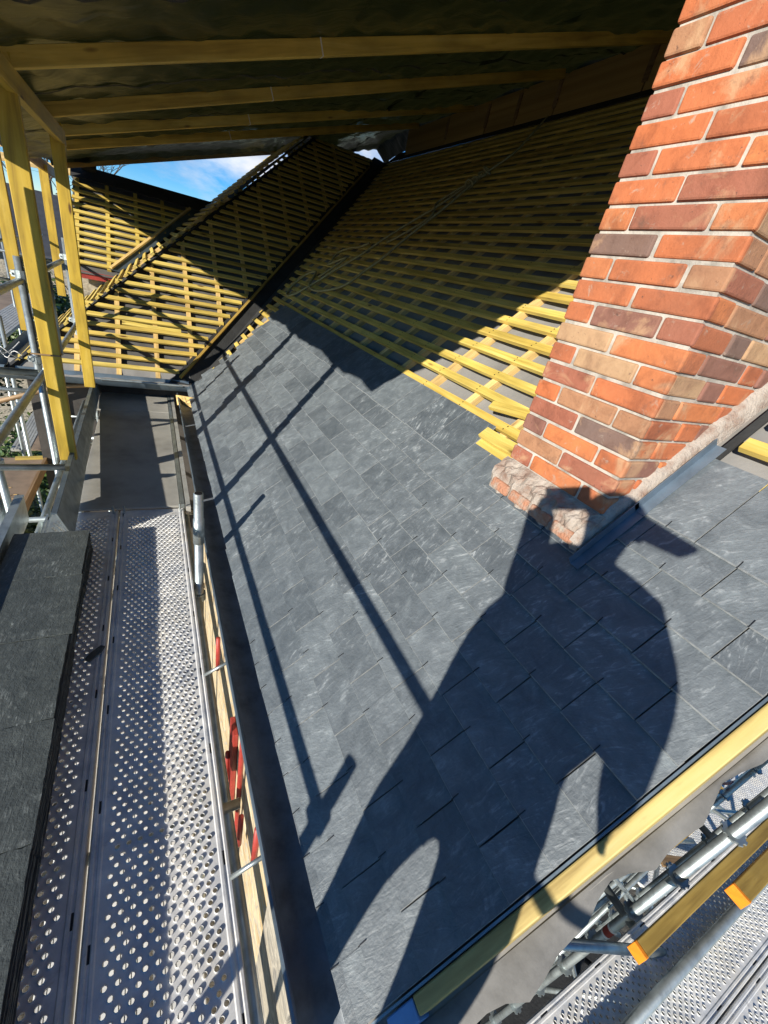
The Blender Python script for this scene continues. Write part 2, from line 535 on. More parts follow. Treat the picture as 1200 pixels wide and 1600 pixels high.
# ------------------------------------------------------------------ the house
house = thing('house', 'stone house under re-roofing with slate and yellow battens on its slopes', 'house', (0.5, 3, -9.2))
TA, TB, TD, TC = R(43), math.atan(.864), math.atan(.9), R(41)

def PA(s, y, o=0):
    return V((1.4 + s * math.cos(TA) - o * math.sin(TA), y, -.715 + s * math.sin(TA) + o * math.cos(TA)))
def PB(x, t, o=0):
    return V((x, 5.82 + t * math.cos(TB) - o * math.sin(TB), -1.62 + t * math.sin(TB) + o * math.cos(TB)))
def PD(y, t, o=0):
    return V((-1.41 + t * math.cos(TD) - o * math.sin(TD), y, -1.62 + t * math.sin(TD) + o * math.cos(TD)))
CZ, CY = -.70, 8.62
def PC(x, t, o=0):
    return V((x, CY + t * math.cos(TC) - o * math.sin(TC), CZ + t * math.sin(TC) + o * math.cos(TC)))
NA = V((-math.sin(TA), 0, math.cos(TA))); NB = V((0, -math.sin(TB), math.cos(TB)))
ND = V((-math.sin(TD), 0, math.cos(TD))); NC = V((0, -math.sin(TC), math.cos(TC)))
def yval(s):                       # where the main slope meets the cross slope
    return 5.82 + (PA(s, 0).z + 1.62) / .864
def xhip(t): return -1.41 + 1.005 * t * math.cos(TB)
def xval(t): return 1.4 + (PB(0, t).z + .715) / math.tan(TA)
def yhip(t): return 5.82 + t * math.cos(TD) / 1.005

RID = 4.33                          # slope length up to the ridge
# main slope: membrane sagging between the rafters
mb = MB()
NS, NY = 46, 130
def memA(i, j):
    s = -1.45 + (RID + 1.45) * i / NS
    ye = max(5.8, yval(s))
    y = .05 + (ye - .05) * j / NY
    sag = .012 * math.sin(math.pi * (y - 1.97) / .42) ** 2 + .004 * math.sin(7 * s + 3 * y) * math.sin(11 * y)
    return PA(s, y, -.068 - sag)
for i in range(NS):
    for j in range(NY):
        mb.face([memA(i, j), memA(i, j + 1), memA(i + 1, j + 1), memA(i + 1, j)][::-1])
roof = mb.build('main_roof', M['membrane'], house, smooth=True, merge=True)

def add_batten(p0, p1, n, m='batten', w=.053, h=.024, par=None, name='batten', nails=()):
    j = lambda a: V((random.uniform(-a, a), random.uniform(-a, a), random.uniform(-a, a)))
    p0, p1 = p0 + j(.003), p1 + j(.003)
    sd = (p1 - p0).cross(V(n)).normalized()
    bw, ph_, bn = random.uniform(-.006, .006), random.random() * 6, random.uniform(-.004, .002)
    N = max(2, min(8, int((p1 - p0).length / .5)))
    pts = []
    for q in range(N + 1):
        f = q / N
        pts.append(p0 + (p1 - p0) * f + sd * (bw * math.sin(f * 6 + ph_)) + V(n) * (bn * math.sin(f * 9 + ph_)))
    b = MB().bent(pts, w * random.uniform(.94, 1.06), h, n)
    dr = (p1 - p0).normalized()
    b.cur = 1
    for y in nails:
        f = (y - p0.y) / (p1.y - p0.y)
        if not 0.02 < f < .98: continue
        for o in (-.012, .013):
            c = p0 + (p1 - p0) * f + sd * (o + bw * math.sin(f * 6 + ph_)) + V(n) * (h / 2 + bn * math.sin(f * 9 + ph_)) + dr * random.uniform(-.012, .012)
            b.obox(c, dr * .0035, sd * .0035, V(n) * .0012)
    return b.build(name, M[m], par, extra=(M['black'],))

# counter battens on the rafters
for k in range(-5, 20):
    y = 1.97 + .42 * k
    if y < .12: continue
    s0 = -.15 if y < 5.2 else -1.2
    # start where the valley is
    if y > 5.75:
        z = -1.62 + (y - 5.82) * .864
        s0 = (z + .715) / math.sin(TA) + .25
    segs = [(s0, RID - .1)]
    if .70 < y < 1.38: segs = [(1.2, RID - .1)]
    for a, b in segs:
        if b - a > .2:
            MB().bar(PA(a, y + random.uniform(-.01, .01), -.0475), PA(b, y, -.0475), .052, .041, NA).build('counter_batten', M['pale_wood'], roof)
# battens
def ycov(s): return 5.80 + (PA(s, 0).x - .43) * .27
G = .1435
for k in range(-11, 29):
    s = .285 + G * k
    if s > RID - .12: break
    ye = yval(s) - .20
    if s < .25:
        add_batten(PA(s, ycov(s) - .5, -.0135), PA(s, ye + random.uniform(-.05, .05), -.0135), NA, par=roof)
        if s > -.14: add_batten(PA(s, 1.315, -.0135), PA(s, 1.78, -.0135), NA, par=roof)
        continue
    if s < 1.18:
        add_batten(PA(s, 1.32, -.0135), PA(s, ye + random.uniform(-.05, .04), -.0135), NA, par=roof, nails=[1.55 + .42 * q for q in range(6)])
        if s > .5: add_batten(PA(s, .12, -.0135), PA(s, .70 + random.uniform(-.06, .02), -.0135), NA, par=roof, nails=(.29, .71))
    else:
        add_batten(PA(s, .12, -.0135), PA(s, ye + random.uniform(-.05, .04), -.0135), NA, par=roof, nails=[1.55 + .42 * q for q in range(5)] if s < 2 else ())
# a doubled, split batten end by the chimney
add_batten(PA(.20, 1.33, .012), PA(.19, 1.62, .012), NA, par=roof, w=.07)
add_batten(PA(.43, 1.32, .013), PA(.36, 1.75, .013), NA, par=roof, w=.05)

# slates
sl = MB()
def slate_at(y0, y1, st, ln=.165):
    j = random.uniform
    if st < -1.46: st += .045
    a, b = st + j(-.004, .004), st + ln
    y0 += j(.0008, .0022); y1 -= j(.0008, .0022)
    lift = j(.0, .0025)
    th = .0065
    sk = j(-.003, .003)
    p = [PA(a + sk, y0, .011 + lift), PA(a - sk, y1, .011 + lift + j(0, .001)), PA(b, y1, .001), PA(b, y0, .001)]
    q = [x - NA * th for x in p]
    du, dv = PA(1, 0) - PA(0, 0), V((0, 1, 0))
    ch = j(.0015, .0032)
    p[0] += du * ch + dv * .0010; p[1] += du * ch * j(.6, 1.3) - dv * .0010; p[2] -= dv * .0010; p[3] += dv * .0010
    uvo = (j(0, 30), j(0, 30))
    w, l = (y1 - y0), ln
    uv = [(uvo[0], uvo[1]), (uvo[0], uvo[1] + w), (uvo[0] + l, uvo[1] + w), (uvo[0] + l, uvo[1])]
    i = len(sl.v)
    sl.v += p + q
    for f, u in (([3, 2, 1, 0], uv[::-1]), ([0, 1, 5, 4], [uv[0], uv[1], uv[1], uv[0]]), ([1, 2, 6, 5], [uv[1], uv[2], uv[2], uv[1]]), ([2, 3, 7, 6], [uv[2], uv[3], uv[3], uv[2]]), ([3, 0, 4, 7], [uv[3], uv[0], uv[0], uv[3]])):
        if f != [3, 2, 1, 0]: sl.mi[len(sl.f)] = 1
        sl.f.append([i + t for t in f]); sl.uv.append(u)
    ym = (y0 + y1) / 2 + j(-.006, .006)
    if w > .15 and y0 < 1.4:
        sl.cur = 2
        sl.bar(PA(a - .003, ym, .0125 + lift), PA(a + .026, ym + j(-.002, .002), .0125 + lift), .0022, .0025, NA)
        sl.cur = 0
SW = .27
for k in range(-11, 4):
    st = .11 + G * k
    y = .118 + (SW / 2 if k % 2 else 0) - SW
    cols = []
    while y < 7.2:
        cols.append((y, y + SW)); y += SW
    for y0, y1 in cols:
        if y1 < .17: continue
        y0 = max(y0, .118 + (0 if k % 2 else -.012))
        top = st + .15
        pieces = []
        lim = ycov(st) + (.06 if k % 2 else -.04)
        if y1 > lim:
            if y0 > lim - .1: continue
            y1 = lim
        ym_ = (y0 + y1) / 2
        if st < -.1:
            pieces = [(y0, y1, .30 if -.2 < st and 1.3 < ym_ < 1.62 else .165)]
        elif st < .0:
            if y0 < .735: pieces.append((y0, min(y1, .735), .165))
            if y1 > .735 and y0 < 1.35: pieces.append((max(y0, .735), min(y1, 1.33), .15))
            if y1 > 1.6: pieces.append((max(y0, 1.60), y1, .30))
        elif y0 < .735 and st < .30:
            pieces.append((y0, min(y1, .735), .345 if st > .2 else .165))
        for a, b, ln in pieces:
            if b - a > .03: slate_at(a, b, st, ln)
for k in range(0):
    st = .11 + G * (k - 4) + G * 0
    if k == 4: st = .11
    y = .118 + (SW / 2 if k % 2 else 0) - SW
    while y < .735:
        a, b = max(y, .118), min(y + SW, .735)
        y += SW
        if b - a > .03: slate_at(a, b, .11 + G * (k - 4), .30 if k == 6 else .165)
# eave undercourse
for k in range(0, 21):
    slate_at(.118 + SW * k, .118 + SW * (k + 1), -1.43, .12)
sc_ = sl.build('slate_covering', M['slate'], roof, extra=(M['slate_edge'], M['black']))
# verge
MB().bar(PA(-1.235, .087, -.045), PA(2.2, .087, -.045), .039, .07, NA).build('verge_batten', M['verge'], roof, bevel=.004)
MB().bar(PA(-1.325, .083, -.047), PA(-1.238, .083, -.047), .044, .068, NA).build('verge_end', M['blue'], roof, bevel=.004)
MB().bar(PA(-1.47, .112, -.012), PA(2.2, .112, -.012), .006, .02, NA).build('verge_trim', M['zinc'], roof)
vm = MB()
NV = 60
def vmp(i, j):
    s = -1.33 + 3.4 * i / NV
    rag = .03 * math.sin(s * 5) + .025 * math.sin(s * 13 + 1) + .015 * math.sin(s * 31)
    if -.95 < s < -.55: rag -= .03
    f = j / 6
    wv = .012 * math.sin(s * 17 + f * 3) * f
    return PA(s, .058 - (.040 + rag * .55 - .020 * max(-1, min(1.0, s))) * f, -.075 - .03 * f * f - wv * .6 - .012 * f * math.sin(s * 6))
for i in range(NV):
    for j in range(6):
        vm.face([vmp(i, j), vmp(i + 1, j), vmp(i + 1, j + 1), vmp(i, j + 1)])
vm.build('verge_membrane', M['fill'], roof, smooth=True, merge=True)

# ridge strip and kerb panels along the ridge
MB().bar(PA(RID - .02, .1, .012), PA(RID - .02, 9.95, .012), .30, .012, NA).build('ridge_membrane', M['membrane_dark'], roof)
y = .9
for k, w in enumerate((1.15, 1.1, 1.05, 1.25, .72, .68, 1.1, 1.45)):
    MB().box(4.52, 4.56, y + .012, y + w - .012, 2.20, 2.60).build('kerb_panel', M['panel'], house)
    MB().box(4.505, 4.56, y - .03, y + .03, 2.29, 2.555).build('kerb_post', M['old_wood'], house)
    y += w

# cross slope (faces the camera), its hip face and the rear slope
def slope_mesh(name, rows, mat):
    b = MB()
    for i in range(len(rows) - 1):
        n = len(rows[i])
        for j in range(n - 1):
            b.face([rows[i][j], rows[i][j + 1], rows[i + 1][j + 1], rows[i + 1][j]])
    return b.build(name, mat, house, smooth=True, merge=True)
TMAX = (2.22 + 1.62) / math.sin(TB)
def rowB(t):
    return [PB(xhip(t) + (xval(t) - xhip(t)) * j / 24, t, -.068 - .008 * (j % 2)) for j in range(25)]
cross = slope_mesh('cross_roof', [rowB(TMAX * i / 30) for i in range(31)], M['membrane_shade'])
for k in range(0, 14):
    x = -.79 + .412 * k
    t0 = .06
    if x > .43: t0 = max(t0, ((x - 1.4) * math.tan(TA) - .715 + 1.62) / math.sin(TB) + .25)
    t1 = min(TMAX - .05, (x + 1.41) / 1.005 / math.cos(TB) - .02)
    if t1 - t0 > .3:
        MB().bar(PB(x, t0, -.0475), PB(x, t1, -.0475), .052, .041, NB).build('counter_batten', M['pale_wood'], cross)
t = .17
k = 0
while t < TMAX - .08:
    a, b = xhip(t) - .03, xval(t) - .26
    add_batten(PB(a + random.uniform(-.05, .02), t, -.0135), PB(b + random.uniform(-.03, .03), t, -.0135), NB, par=cross)
    if k in (4,):
        add_batten(PB(a + .55, t + .065, -.0125), PB(b - .35, t + .05, -.0125), NB, par=cross)
    t += .142; k += 1
MB().bar(PB(xval(.08) - .20, .08, -.005), PB(xval(TMAX * .93) - .20, TMAX * .93, -.005), .03, .04, NB).build('edge_batten', M['board'], cross)
# hip face
def rowD(t):
    y0 = yhip(t)
    return [PD(y0 + (10.4 - y0) * j / 10, t, -.068) for j in range(11)]
hip = slope_mesh('hip_roof', [rowD(TMAX * .98 * i / 20)[::-1] for i in range(21)], M['membrane_shade'])
hb = MB().bar(V((-1.41, 5.82, -1.62)) + V((0, 0, -.05)), PB(xhip(TMAX), TMAX, 0) + V((0, 0, -.05)), .05, .085)
hb.build('hip_board', M['membrane_dark'], hip)
t = .12
while t < TMAX - .1:
    add_batten(PD(yhip(t) + random.uniform(-.06, .0), t, -.0135), PD(yhip(t) + 2.4, t, -.0135), ND, par=hip, w=.05)
    t += .142
for k in range(6):
    y = 6.3 + .42 * k
    MB().bar(PD(y, .05, -.0475), PD(y, (y - 5.82) / math.cos(TD) - .05, -.0475), .052, .041, ND).build('counter_batten', M['pale_wood'], hip)
# rear slope
CT = 1.98
def xcv(t): return PD(0, (PC(0, t).z + 1.62) / math.sin(TD)).x
XL = -1.02
rear = slope_mesh('rear_roof', [[PC(XL + (xcv(tt) + .05 - XL) * j / 10, tt, -.068) for j in range(11)] for tt in (-.12, .4, .9, 1.4, CT)], M['membrane_shade'])
for k, x in enumerate((-.96, -.55, -.14, .27, .68)):
    t0 = 0 if x < -.3 else max(0, (((x + 1.41) * .9 - 1.62) - CZ) / math.sin(TC) + .12)
    if CT - .2 - t0 > .1:
        MB().bar(PC(x, t0, -.0475), PC(x, CT - .22, -.0475), .055, .041, NC).build('counter_batten', M['batten'], rear)
t = .04
while t < CT - .25:
    add_batten(PC(XL, t, -.0135), PC(xcv(t) - .14, t, -.0135), NC, par=rear)
    t += .142
MB().bar(PC(xcv(.02) - .15, .02, -.004), PC(xcv(CT - .25) - .15, CT - .25, -.004), .035, .04, NC).build('edge_batten', M['pale_wood'], rear)
MB().bar(PC(XL - .02, CT - .10, .0), PC(xcv(CT) + .06, CT - .10, .0), .28, .014, NC).build('ridge_membrane', M['membrane_dark'], rear)
MB().bar(PC(XL + .12, CT + .0, .06), PC(XL + .34, CT + .0, .05), .14, .10, NC).build('ridge_roll', M['membrane_dark'], rear, bevel=.03)
# valley linings
def strip(name, pts, nrm, w, m, par, o=.012):
    b = MB()
    for a, c in zip(pts[:-1], pts[1:]):
        d = (c - a).normalized(); sd = d.cross(V(nrm)).normalized() * w / 2
        up = V(nrm).normalized() * o
        b.face([a - sd + up, a + sd + up, c + sd + up, c - sd + up])
    return b.build(name, m, par)
def lining(name, f0, sideA, sideB, m, par, n=14):
    b = MB()
    for i in range(n):
        for sd in (sideA, sideB):
            q = [f0(i / n), sd(i / n), sd((i + 1) / n), f0((i + 1) / n)]
            b.face(q if sd is sideB else q[::-1])
    return b.build(name, m, par, smooth=True)
def vA(f): return PB(xval(TMAX * f), TMAX * f, -.045)
lining('valley_lining', vA, lambda f: PB(xval(TMAX * f) - .28, TMAX * f, -.012), lambda f: PA((PB(0, TMAX * f).z + .715) / math.sin(TA), PB(0, TMAX * f).y - .28, -.012), M['membrane_dark'], cross)
def vC(f): return PC(xcv(CT * f), CT * f, -.045)
lining('valley_lining', vC, lambda f: PC(xcv(CT * f) - .17, CT * f, -.012), lambda f: PD(PC(0, CT * f).y - .22, (PC(0, CT * f).z + 1.62) / math.sin(TD), -.01), M['zinc'], rear)

# ------------------------------------------------------------------ chimney
chim = sub_empty('chimney', house)
Z0, H, CX, CYN, CYF, CXR = .772, .075, 1.434, .777, 1.307, 2.26
core = MB().box(CX + .0145, CXR - .0145, CYN + .0145, CYF - .0145, -.95, 3.9)
core.build('mortar', M['mortar'], chim)
bk = MB()
def brick(x0, x1, y0, y1, z0, z1):
    j = lambda: random.uniform(-.0035, .0035)
    m_ = .0055
    c = V(((x0 + x1) / 2 + j() * .7, (y0 + y1) / 2 + j() * .7, (z0 + z1) / 2 + j() * .5))
    a = R(random.uniform(-.8, .8))
    bk.obox(c, ((x1 - x0) / 2 - m_ + j() * .5, 0, (x1 - x0) / 2 * a * .4), (0, (y1 - y0) / 2 - m_, 0), (0, 0, (z1 - z0) / 2 - m_ + abs(j()) * .4))
for k in range(-41, 21):
    zt, zb = Z0 - k * H, Z0 - (k + 1) * H
    odd = k % 2
    if odd:
        ys = [(CYF - .127, CYF), (.911, CYF - .127)]; corner = (CX, 1.645, CYN, .911)
        xs = [(1.645, 1.775), (1.775, 2.045), (2.045, CXR)]
    else:
        ys = [(1.05, CYF)]; corner = (CX, 1.56, CYN, 1.05)
        xs = [(1.56, 1.845), (1.845, 1.975), (1.975, CXR)]
    cx0, cx1, cy0, cy1 = corner
    brick(cx0, cx0 + .036, cy0, cy1, zb, zt); brick(cx0 + .012, cx1, cy0 - .001, cy0 + .03, zb, zt)
    for a, b in ys: brick(CX, CX + .12, a, b, zb, zt)
    for a, b in xs: brick(a, b, CYN, CYN + .12, zb, zt)
    for a, b in ([(1.56, 1.84), (1.84, 2.13)] if odd else [(1.7, 1.98), (1.98, 2.13)]): brick(a, b, CYF - .12, CYF, zb, zt)
    brick(CXR - .12, CXR, CYN + .13, 1.05, zb, zt); brick(CXR - .12, CXR, 1.05, CYF, zb, zt)
bk.build('brickwork', M['brick'], chim, bevel=.007)
# sloping mortar footing on the downhill side
ft = MB()
prof = [(1.445, -.575), (1.425, -.592), (1.408, -.61), (1.392, -.625), (1.386, -.655), (1.380, -.70), (1.376, -.80), (1.445, -.80)]
NYF = 26
def fp(i, j):
    y = .765 + (1.318 - .765) * i / NYF
    x, z = prof[j]
    if 0 < j < 6:
        x += .008 * math.sin(y * 41 + j * 2) + .006 * math.sin(y * 97 + j); z += .006 * math.sin(y * 67 + j * 3)
    return (x, y, z)
for i in range(NYF):
    for j in range(len(prof) - 1):
        ft.face([fp(i, j), fp(i + 1, j), fp(i + 1, j + 1), fp(i, j + 1)])
ft.face([fp(0, j) for j in range(len(prof))]); ft.face([fp(NYF, j) for j in range(len(prof))][::-1])
ft.build('mortar_fillet', M['lichen'], chim, smooth=False, merge=True)
fb = MB()
for i in range(4):
    a = .79 + .128 * i
    fb.obox((1.380, a + .062, -.692), (.011, 0, -.002), (0, .057, 0), (.003, 0, .026))
fb.build('footing_brick', M['footing'], chim, bevel=.012)
# mortar haunch and lead flashing along the near side
hn = MB()
NH = 30
def hp(i, j):
    s = -.02 + 1.15 * i / NH
    w = .006 * math.sin(s * 39) + .004 * math.sin(s * 83)
    return [PA(s, .79, .075 + w), PA(s, .768, .068 + w), PA(s, .752 + w * .5, .045), PA(s, .744, .004)][j]
for i in range(NH):
    for j in range(3): hn.face([hp(i, j), hp(i, j + 1), hp(i + 1, j + 1), hp(i + 1, j)])
hn.build('mortar_fillet', M['lichen'], chim, smooth=True, merge=True)
fl = MB()
for a, b in ((-.075, .26), (.24, .64)):
    lift = .0 if a < 0 else .003
    fl.bar(PA(a, .720, .017 + lift), PA(b, .720, .017 + lift), .036, .003, NA)
    fl.bar(PA(a, .739, .034 + lift), PA(b, .739, .034 + lift), .003, .040, NA)
fl.build('flashing', M['lead'], chim)
MB().bar(PA(.60, .725, -.03), PA(1.5, .725, -.03), .03, .012, NA).build('upstand_membrane', M['membrane_dark'], chim)

# ------------------------------------------------------------------ gutters, walls
gt = MB()
def gprof(y): return [V((.395, y, -1.70)), V((.392, y, -1.76)), V((.37, y, -1.785)), V((.31, y, -1.79)), V((.268, y, -1.78)), V((.247, y, -1.745)), V((.236, y, -1.735)), V((.238, y, -1.755)), V((.255, y, -1.835)), V((.30, y, -1.852)), V((.40, y, -1.85))]
ya, yb, n = .11, 5.75, 40
for i in range(n):
    y0, y1 = ya + (yb - ya) * i / n, ya + (yb - ya) * (i + 1) / n
    a, b = gprof(y0), gprof(y1)
    for k in range(len(a) - 1): gt.face([a[k], a[k + 1], b[k + 1], b[k]])
gt.face(gprof(ya))
gutter = gt.build('gutter', M['zinc_gutter'], house, smooth=True, merge=True)
MB().tube([(.24, ya, -1.738), (.24, yb, -1.738)], .009, 8).build('gutter_bead', M['zinc'], gutter)
for y in (3.0, 4.6):
    MB().bar((.24, y, -1.742), (.40, y, -1.70), .022, .004).build('gutter_bracket', M['zinc_gutter'], gutter)
MB().box(.40, .43, .13, 5.8, -2.02, -1.74).build('fascia_board', M['old_wood'], house)
MB().bar((.23, 5.62, -1.78), (.40, 5.30, -1.70), .02, .12, (0, 0, 1)).build('gutter_end_board', M['pale_wood'], house)
# zinc gutter of the cross slope
gb = MB()
def gbp(x): return [V((x, 5.86, -1.60)), V((x, 5.85, -1.70)), V((x, 5.78, -1.72)), V((x, 5.73, -1.70)), V((x, 5.715, -1.63))]
for i in range(20):
    a, b = gbp(-1.5 + 1.88 * i / 20), gbp(-1.5 + 1.88 * (i + 1) / 20)
    for k in range(4): gb.face([a[k], b[k], b[k + 1], a[k + 1]])
gb.build('gutter', M['zinc'], house, smooth=True, merge=True)
MB().bar((-.45, 5.76, -1.652), (.12, 5.76, -1.652), .07, .006).build('gutter_blue_strip', M['blue'], house)  # flat blue strip lying inside the gutter
MB().tube([(-.55, 5.716, -1.63), (-.2, 5.716, -1.625), (.3, 5.716, -1.63)], .014, 8).build('gutter_bead', M['galv'], house)
# zinc apron below the first batten of the cross slope
ap = MB()
for i in range(20):
    x0, x1 = -1.4 + 1.8 * i / 20, -1.4 + 1.8 * (i + 1) / 20
    w = lambda x: .006 * math.sin(x * 23)
    ap.face([PB(x0, -.06, -.05 + w(x0)), PB(x1, -.06, -.05 + w(x1)), PB(x1, .15, -.028), PB(x0, .15, -.028)])
ap.build('eaves_apron', M['membrane'], cross, smooth=True)
gd = MB()
for i in range(12):
    def q(y): return [V((-1.40, y, -1.58)), V((-1.44, y, -1.70)), V((-1.52, y, -1.71)), V((-1.56, y, -1.60))]
    a, b = q(5.75 + .25 * i), q(6.0 + .25 * i)
    for k in range(3): gd.face([a[k], b[k], b[k + 1], a[k + 1]])
gd.build('gutter', M['zinc'], house, smooth=True)
# walls
wl = MB().box(.52, .80, .5, 6.0, -9.2, -1.92)
wall = wl.build('wall', M['sandstone'], house)
for y0, y1, z0, z1 in ((4.0, 5.3, -2.5, -1.93), (2.9, 3.4, -3.0, -1.93), (1.0, 1.62, -3.58, -3.2)):
    MB().box(.50, .53, y0, y1, z0, z1).build('render_patch', M['render'], wall)
for q, (y, z) in enumerate(((1.3, -3.3), (1.75, -4.1), (2.5, -4.4), (3.3, -3.6))):
    MB().tube([(.45, y, z), (.45, y, z - .5)], .022, 10).build('pipe_joint', M['red'], wall, smooth=True)
for y0, y1, zz in ((4.25, 4.75, -2.55), (2.55, 2.9, -3.3)):
    bb = MB()
    for i in range(5):
        for k in range(3): bb.box(.495, .53, y0 + .1 * i, y0 + .1 * i + .09, zz - .08 * k - .07, zz - .08 * k)
    bb.build('brick_lintel', M['brick'], wall, bevel=.004)
for y0, y1, z0, z1 in ((2.35, 2.55, -5.3, -3.9),):
    MB().box(.47, .515, y0, y1, z0, z1).build('shutter', M['red'], wall, bevel=.006)
MB().tube([(.47, 1.98, -1.9), (.47, 1.98, -9)], .022, 12).build('downpipe', M['red'], wall)
MB().box(.47, .55, .47, 1.0, -6.5, -2.2).build('corner_stone', M['stone'], wall, bevel=.01)
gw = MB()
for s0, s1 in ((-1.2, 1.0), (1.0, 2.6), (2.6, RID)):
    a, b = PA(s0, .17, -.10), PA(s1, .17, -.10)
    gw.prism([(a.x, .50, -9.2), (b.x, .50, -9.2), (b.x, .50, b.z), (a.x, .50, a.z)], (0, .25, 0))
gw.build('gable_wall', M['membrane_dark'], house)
MB().box(-1.3, .6, 6.05, 6.3, -9.2, -1.7).build('wall', M['stone_shade'], house)
MB().box(-1.25, -.95, 6.3, 8.75, -9.2, -1.7).build('wall', M['stone'], house)
MB().box(-1.0, 1.6, 8.78, 9.0, -9.2, -.85).build('wall', M['stone'], house)
MB().box(-1.05, -.1, 8.60, 8.66, -.90, -.80).build('eaves_board', M['red'], house)
MB().box(-.40, -.26, 8.50, 8.62, -.98, -.88).build('gutter_outlet', M['red'], house)

# ------------------------------------------------------------------ temporary roof over the work
sh = thing('temporary_roof', 'temporary timber roof with dark green tarpaulin stretched over its beams above the ridge', 'temporary roof', (-.63, 3.7, -1.7))
SL = .386
def zt(x): return .645 + (x + .635) * SL
def tarp_edge_far(x):
    if x < 2.9: return 9.92 + (x + 1.0) * .54
    if x < 4.0: return 11.3
    return 10.9
def tarp_edge_near(x): return 1.12 if x < 1.2 else 1.48
tb_ = MB()
xs = [-1.24 + .05 * i for i in range(122)]
NT = 150
BY = (1.25, 2.45, 3.8, 5.15, 6.4, 7.6, 9.0)
def tp(x, f):
    y = tarp_edge_near(x) + (tarp_edge_far(x) - tarp_edge_near(x)) * f
    z = zt(x)
    d = min(abs(y - b) for b in BY)
    z -= .02 * min(1, d / .5) ** 1.5
    z += .010 * math.sin(x * 9 + y * 3) * math.sin(y * 5 - x * 2) + .006 * math.sin(x * 23 - y * 14)
    fold = max(0, math.sin(y * 8 - x * 5.0 + 1.4 * math.sin(x * 2))) ** 4
    fold2 = max(0, math.sin(y * 17 + x * 7.0 + 2 * math.sin(x * 1.3 + y))) ** 3
    z -= max(0, min(1, (8.2 - y) / .8)) * (.030 * fold + .016 * fold2) * max(.25, min(1, (x - .8) / 1.5)) * min(1, d / .2)
    z += .008 * math.sin(x * 31 + 5 * math.sin(y * 4)) * math.sin(y * 11 + x)
    z += .17 * max(0, min(1, (y - 7.5) / 2.4)) * max(0, min(1, (3.4 - x) / .8))
    if x > 2.9 and y > 10: z -= .10 * (y - 10)
    if f > .985: z -= .05
    if x > 4.56: z -= (x - 4.56) * 1.2
    return (x, y, z)
for i in range(len(xs) - 1):
    for j in range(NT):
        tb_.face([tp(xs[i], j / NT), tp(xs[i], (j + 1) / NT), tp(xs[i + 1], (j + 1) / NT), tp(xs[i + 1], j / NT)])
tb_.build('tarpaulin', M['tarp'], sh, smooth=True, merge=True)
for ys_ in (3.05, 4.6, 6.05):
    sm = MB()
    for i in range(len(xs) - 1):
        f0 = (ys_ - tarp_edge_near(xs[i])) / (tarp_edge_far(xs[i]) - tarp_edge_near(xs[i])); f1 = (ys_ - tarp_edge_near(xs[i + 1])) / (tarp_edge_far(xs[i + 1]) - tarp_edge_near(xs[i + 1]))
        a, b = V(tp(xs[i], f0)), V(tp(xs[i + 1], f1))
        dz = V((0, 0, -.006))
        sm.face([a + dz + V((0, -.018, 0)), a + dz + V((0, .018, 0)), b + dz + V((0, .018, 0)), b + dz + V((0, -.018, 0))])
    sm.build('seam', M['membrane_dark'], sh)
up_ = V((-SL, 0, 1)).normalized()
for y, y1, x1 in ((1.25, 1.25, 1.3), (2.36, 2.70, 4.6), (3.69, 4.05, 4.5), (5.0, 5.31, 4.4), (5.86, 7.2, 4.45), (6.75, 8.6, 4.3)):
    a_, b_ = V((-.72, y, zt(-.72) - .055)), V((x1, y1, zt(x1) - .055))
    MB().bar(a_, b_, .05, .085, up_).build('beam', M['beam'], sh, bevel=.004)
    c_ = a_ + (b_ - a_) * .345
    MB().bar(c_, c_ + (b_ - a_) * .0015, .053, .087, up_).build('beam_mark', M['white_paint'], sh)
MB().bar((-1.15, 9.80, zt(-1.15) + .09), (2.75, 11.90, zt(2.75) + .09), .03, .10, up_).build('edge_board', M['panel'], sh)
MB().bar((-.60, 1.6, .545), (-.60, 5.5, .495), .05, .11).build('plate', M['post'], sh, bevel=.004)
MB().obox((-.632, 3.70, -.54), (0, 0, 1.17), (.054, 0, 0), (0, .026, 0)).build('post', M['post'], sh, bevel=.005)
MB().obox((-.622, 5.36, -.52), (0, 0, 1.10), (.048, 0, 0), (0, .024, 0)).build('post', M['post'], sh, bevel=.005)
MB().obox((-1.0, 2.05, -.50), (0, 0, .80), (.054, 0, 0), (0, .026, 0)).build('post', M['post'], sh, bevel=.005)
st_ = MB()
st_.box(-.74, -.576, 3.668, 3.672, -.915, -.905); st_.box(-.578, -.574, 3.668, 3.74, -.915, -.905)
st_.build('strap', M['old_wood'], sh)

# the second shelter frame farther off
fr = thing('timber_frame', 'smaller timber shelter frame standing behind the nearer yellow posts', 'timber frame', (-1.3, 6.5, -1.9))
MB().obox((-1.30, 6.52, -.42), (0, 0, .93), (.055, 0, 0), (0, .028, 0)).build('post', M['post'], fr)
MB().obox((-1.30, 9.3, -.42), (0, 0, .88), (.055, 0, 0), (0, .028, 0)).build('post', M['post'], fr)
MB().bar((-1.30, 6.0, .56), (-1.30, 10.3, .42), .05, .13).build('plate', M['old_wood'], fr)
for y, z in ((9.7, .80), (10.9, .74), (11.9, .60)):
    MB().bar((-3.2, y, z - .12), (-1.0, y, z), .05, .13).build('beam', M['pale_wood'], fr)

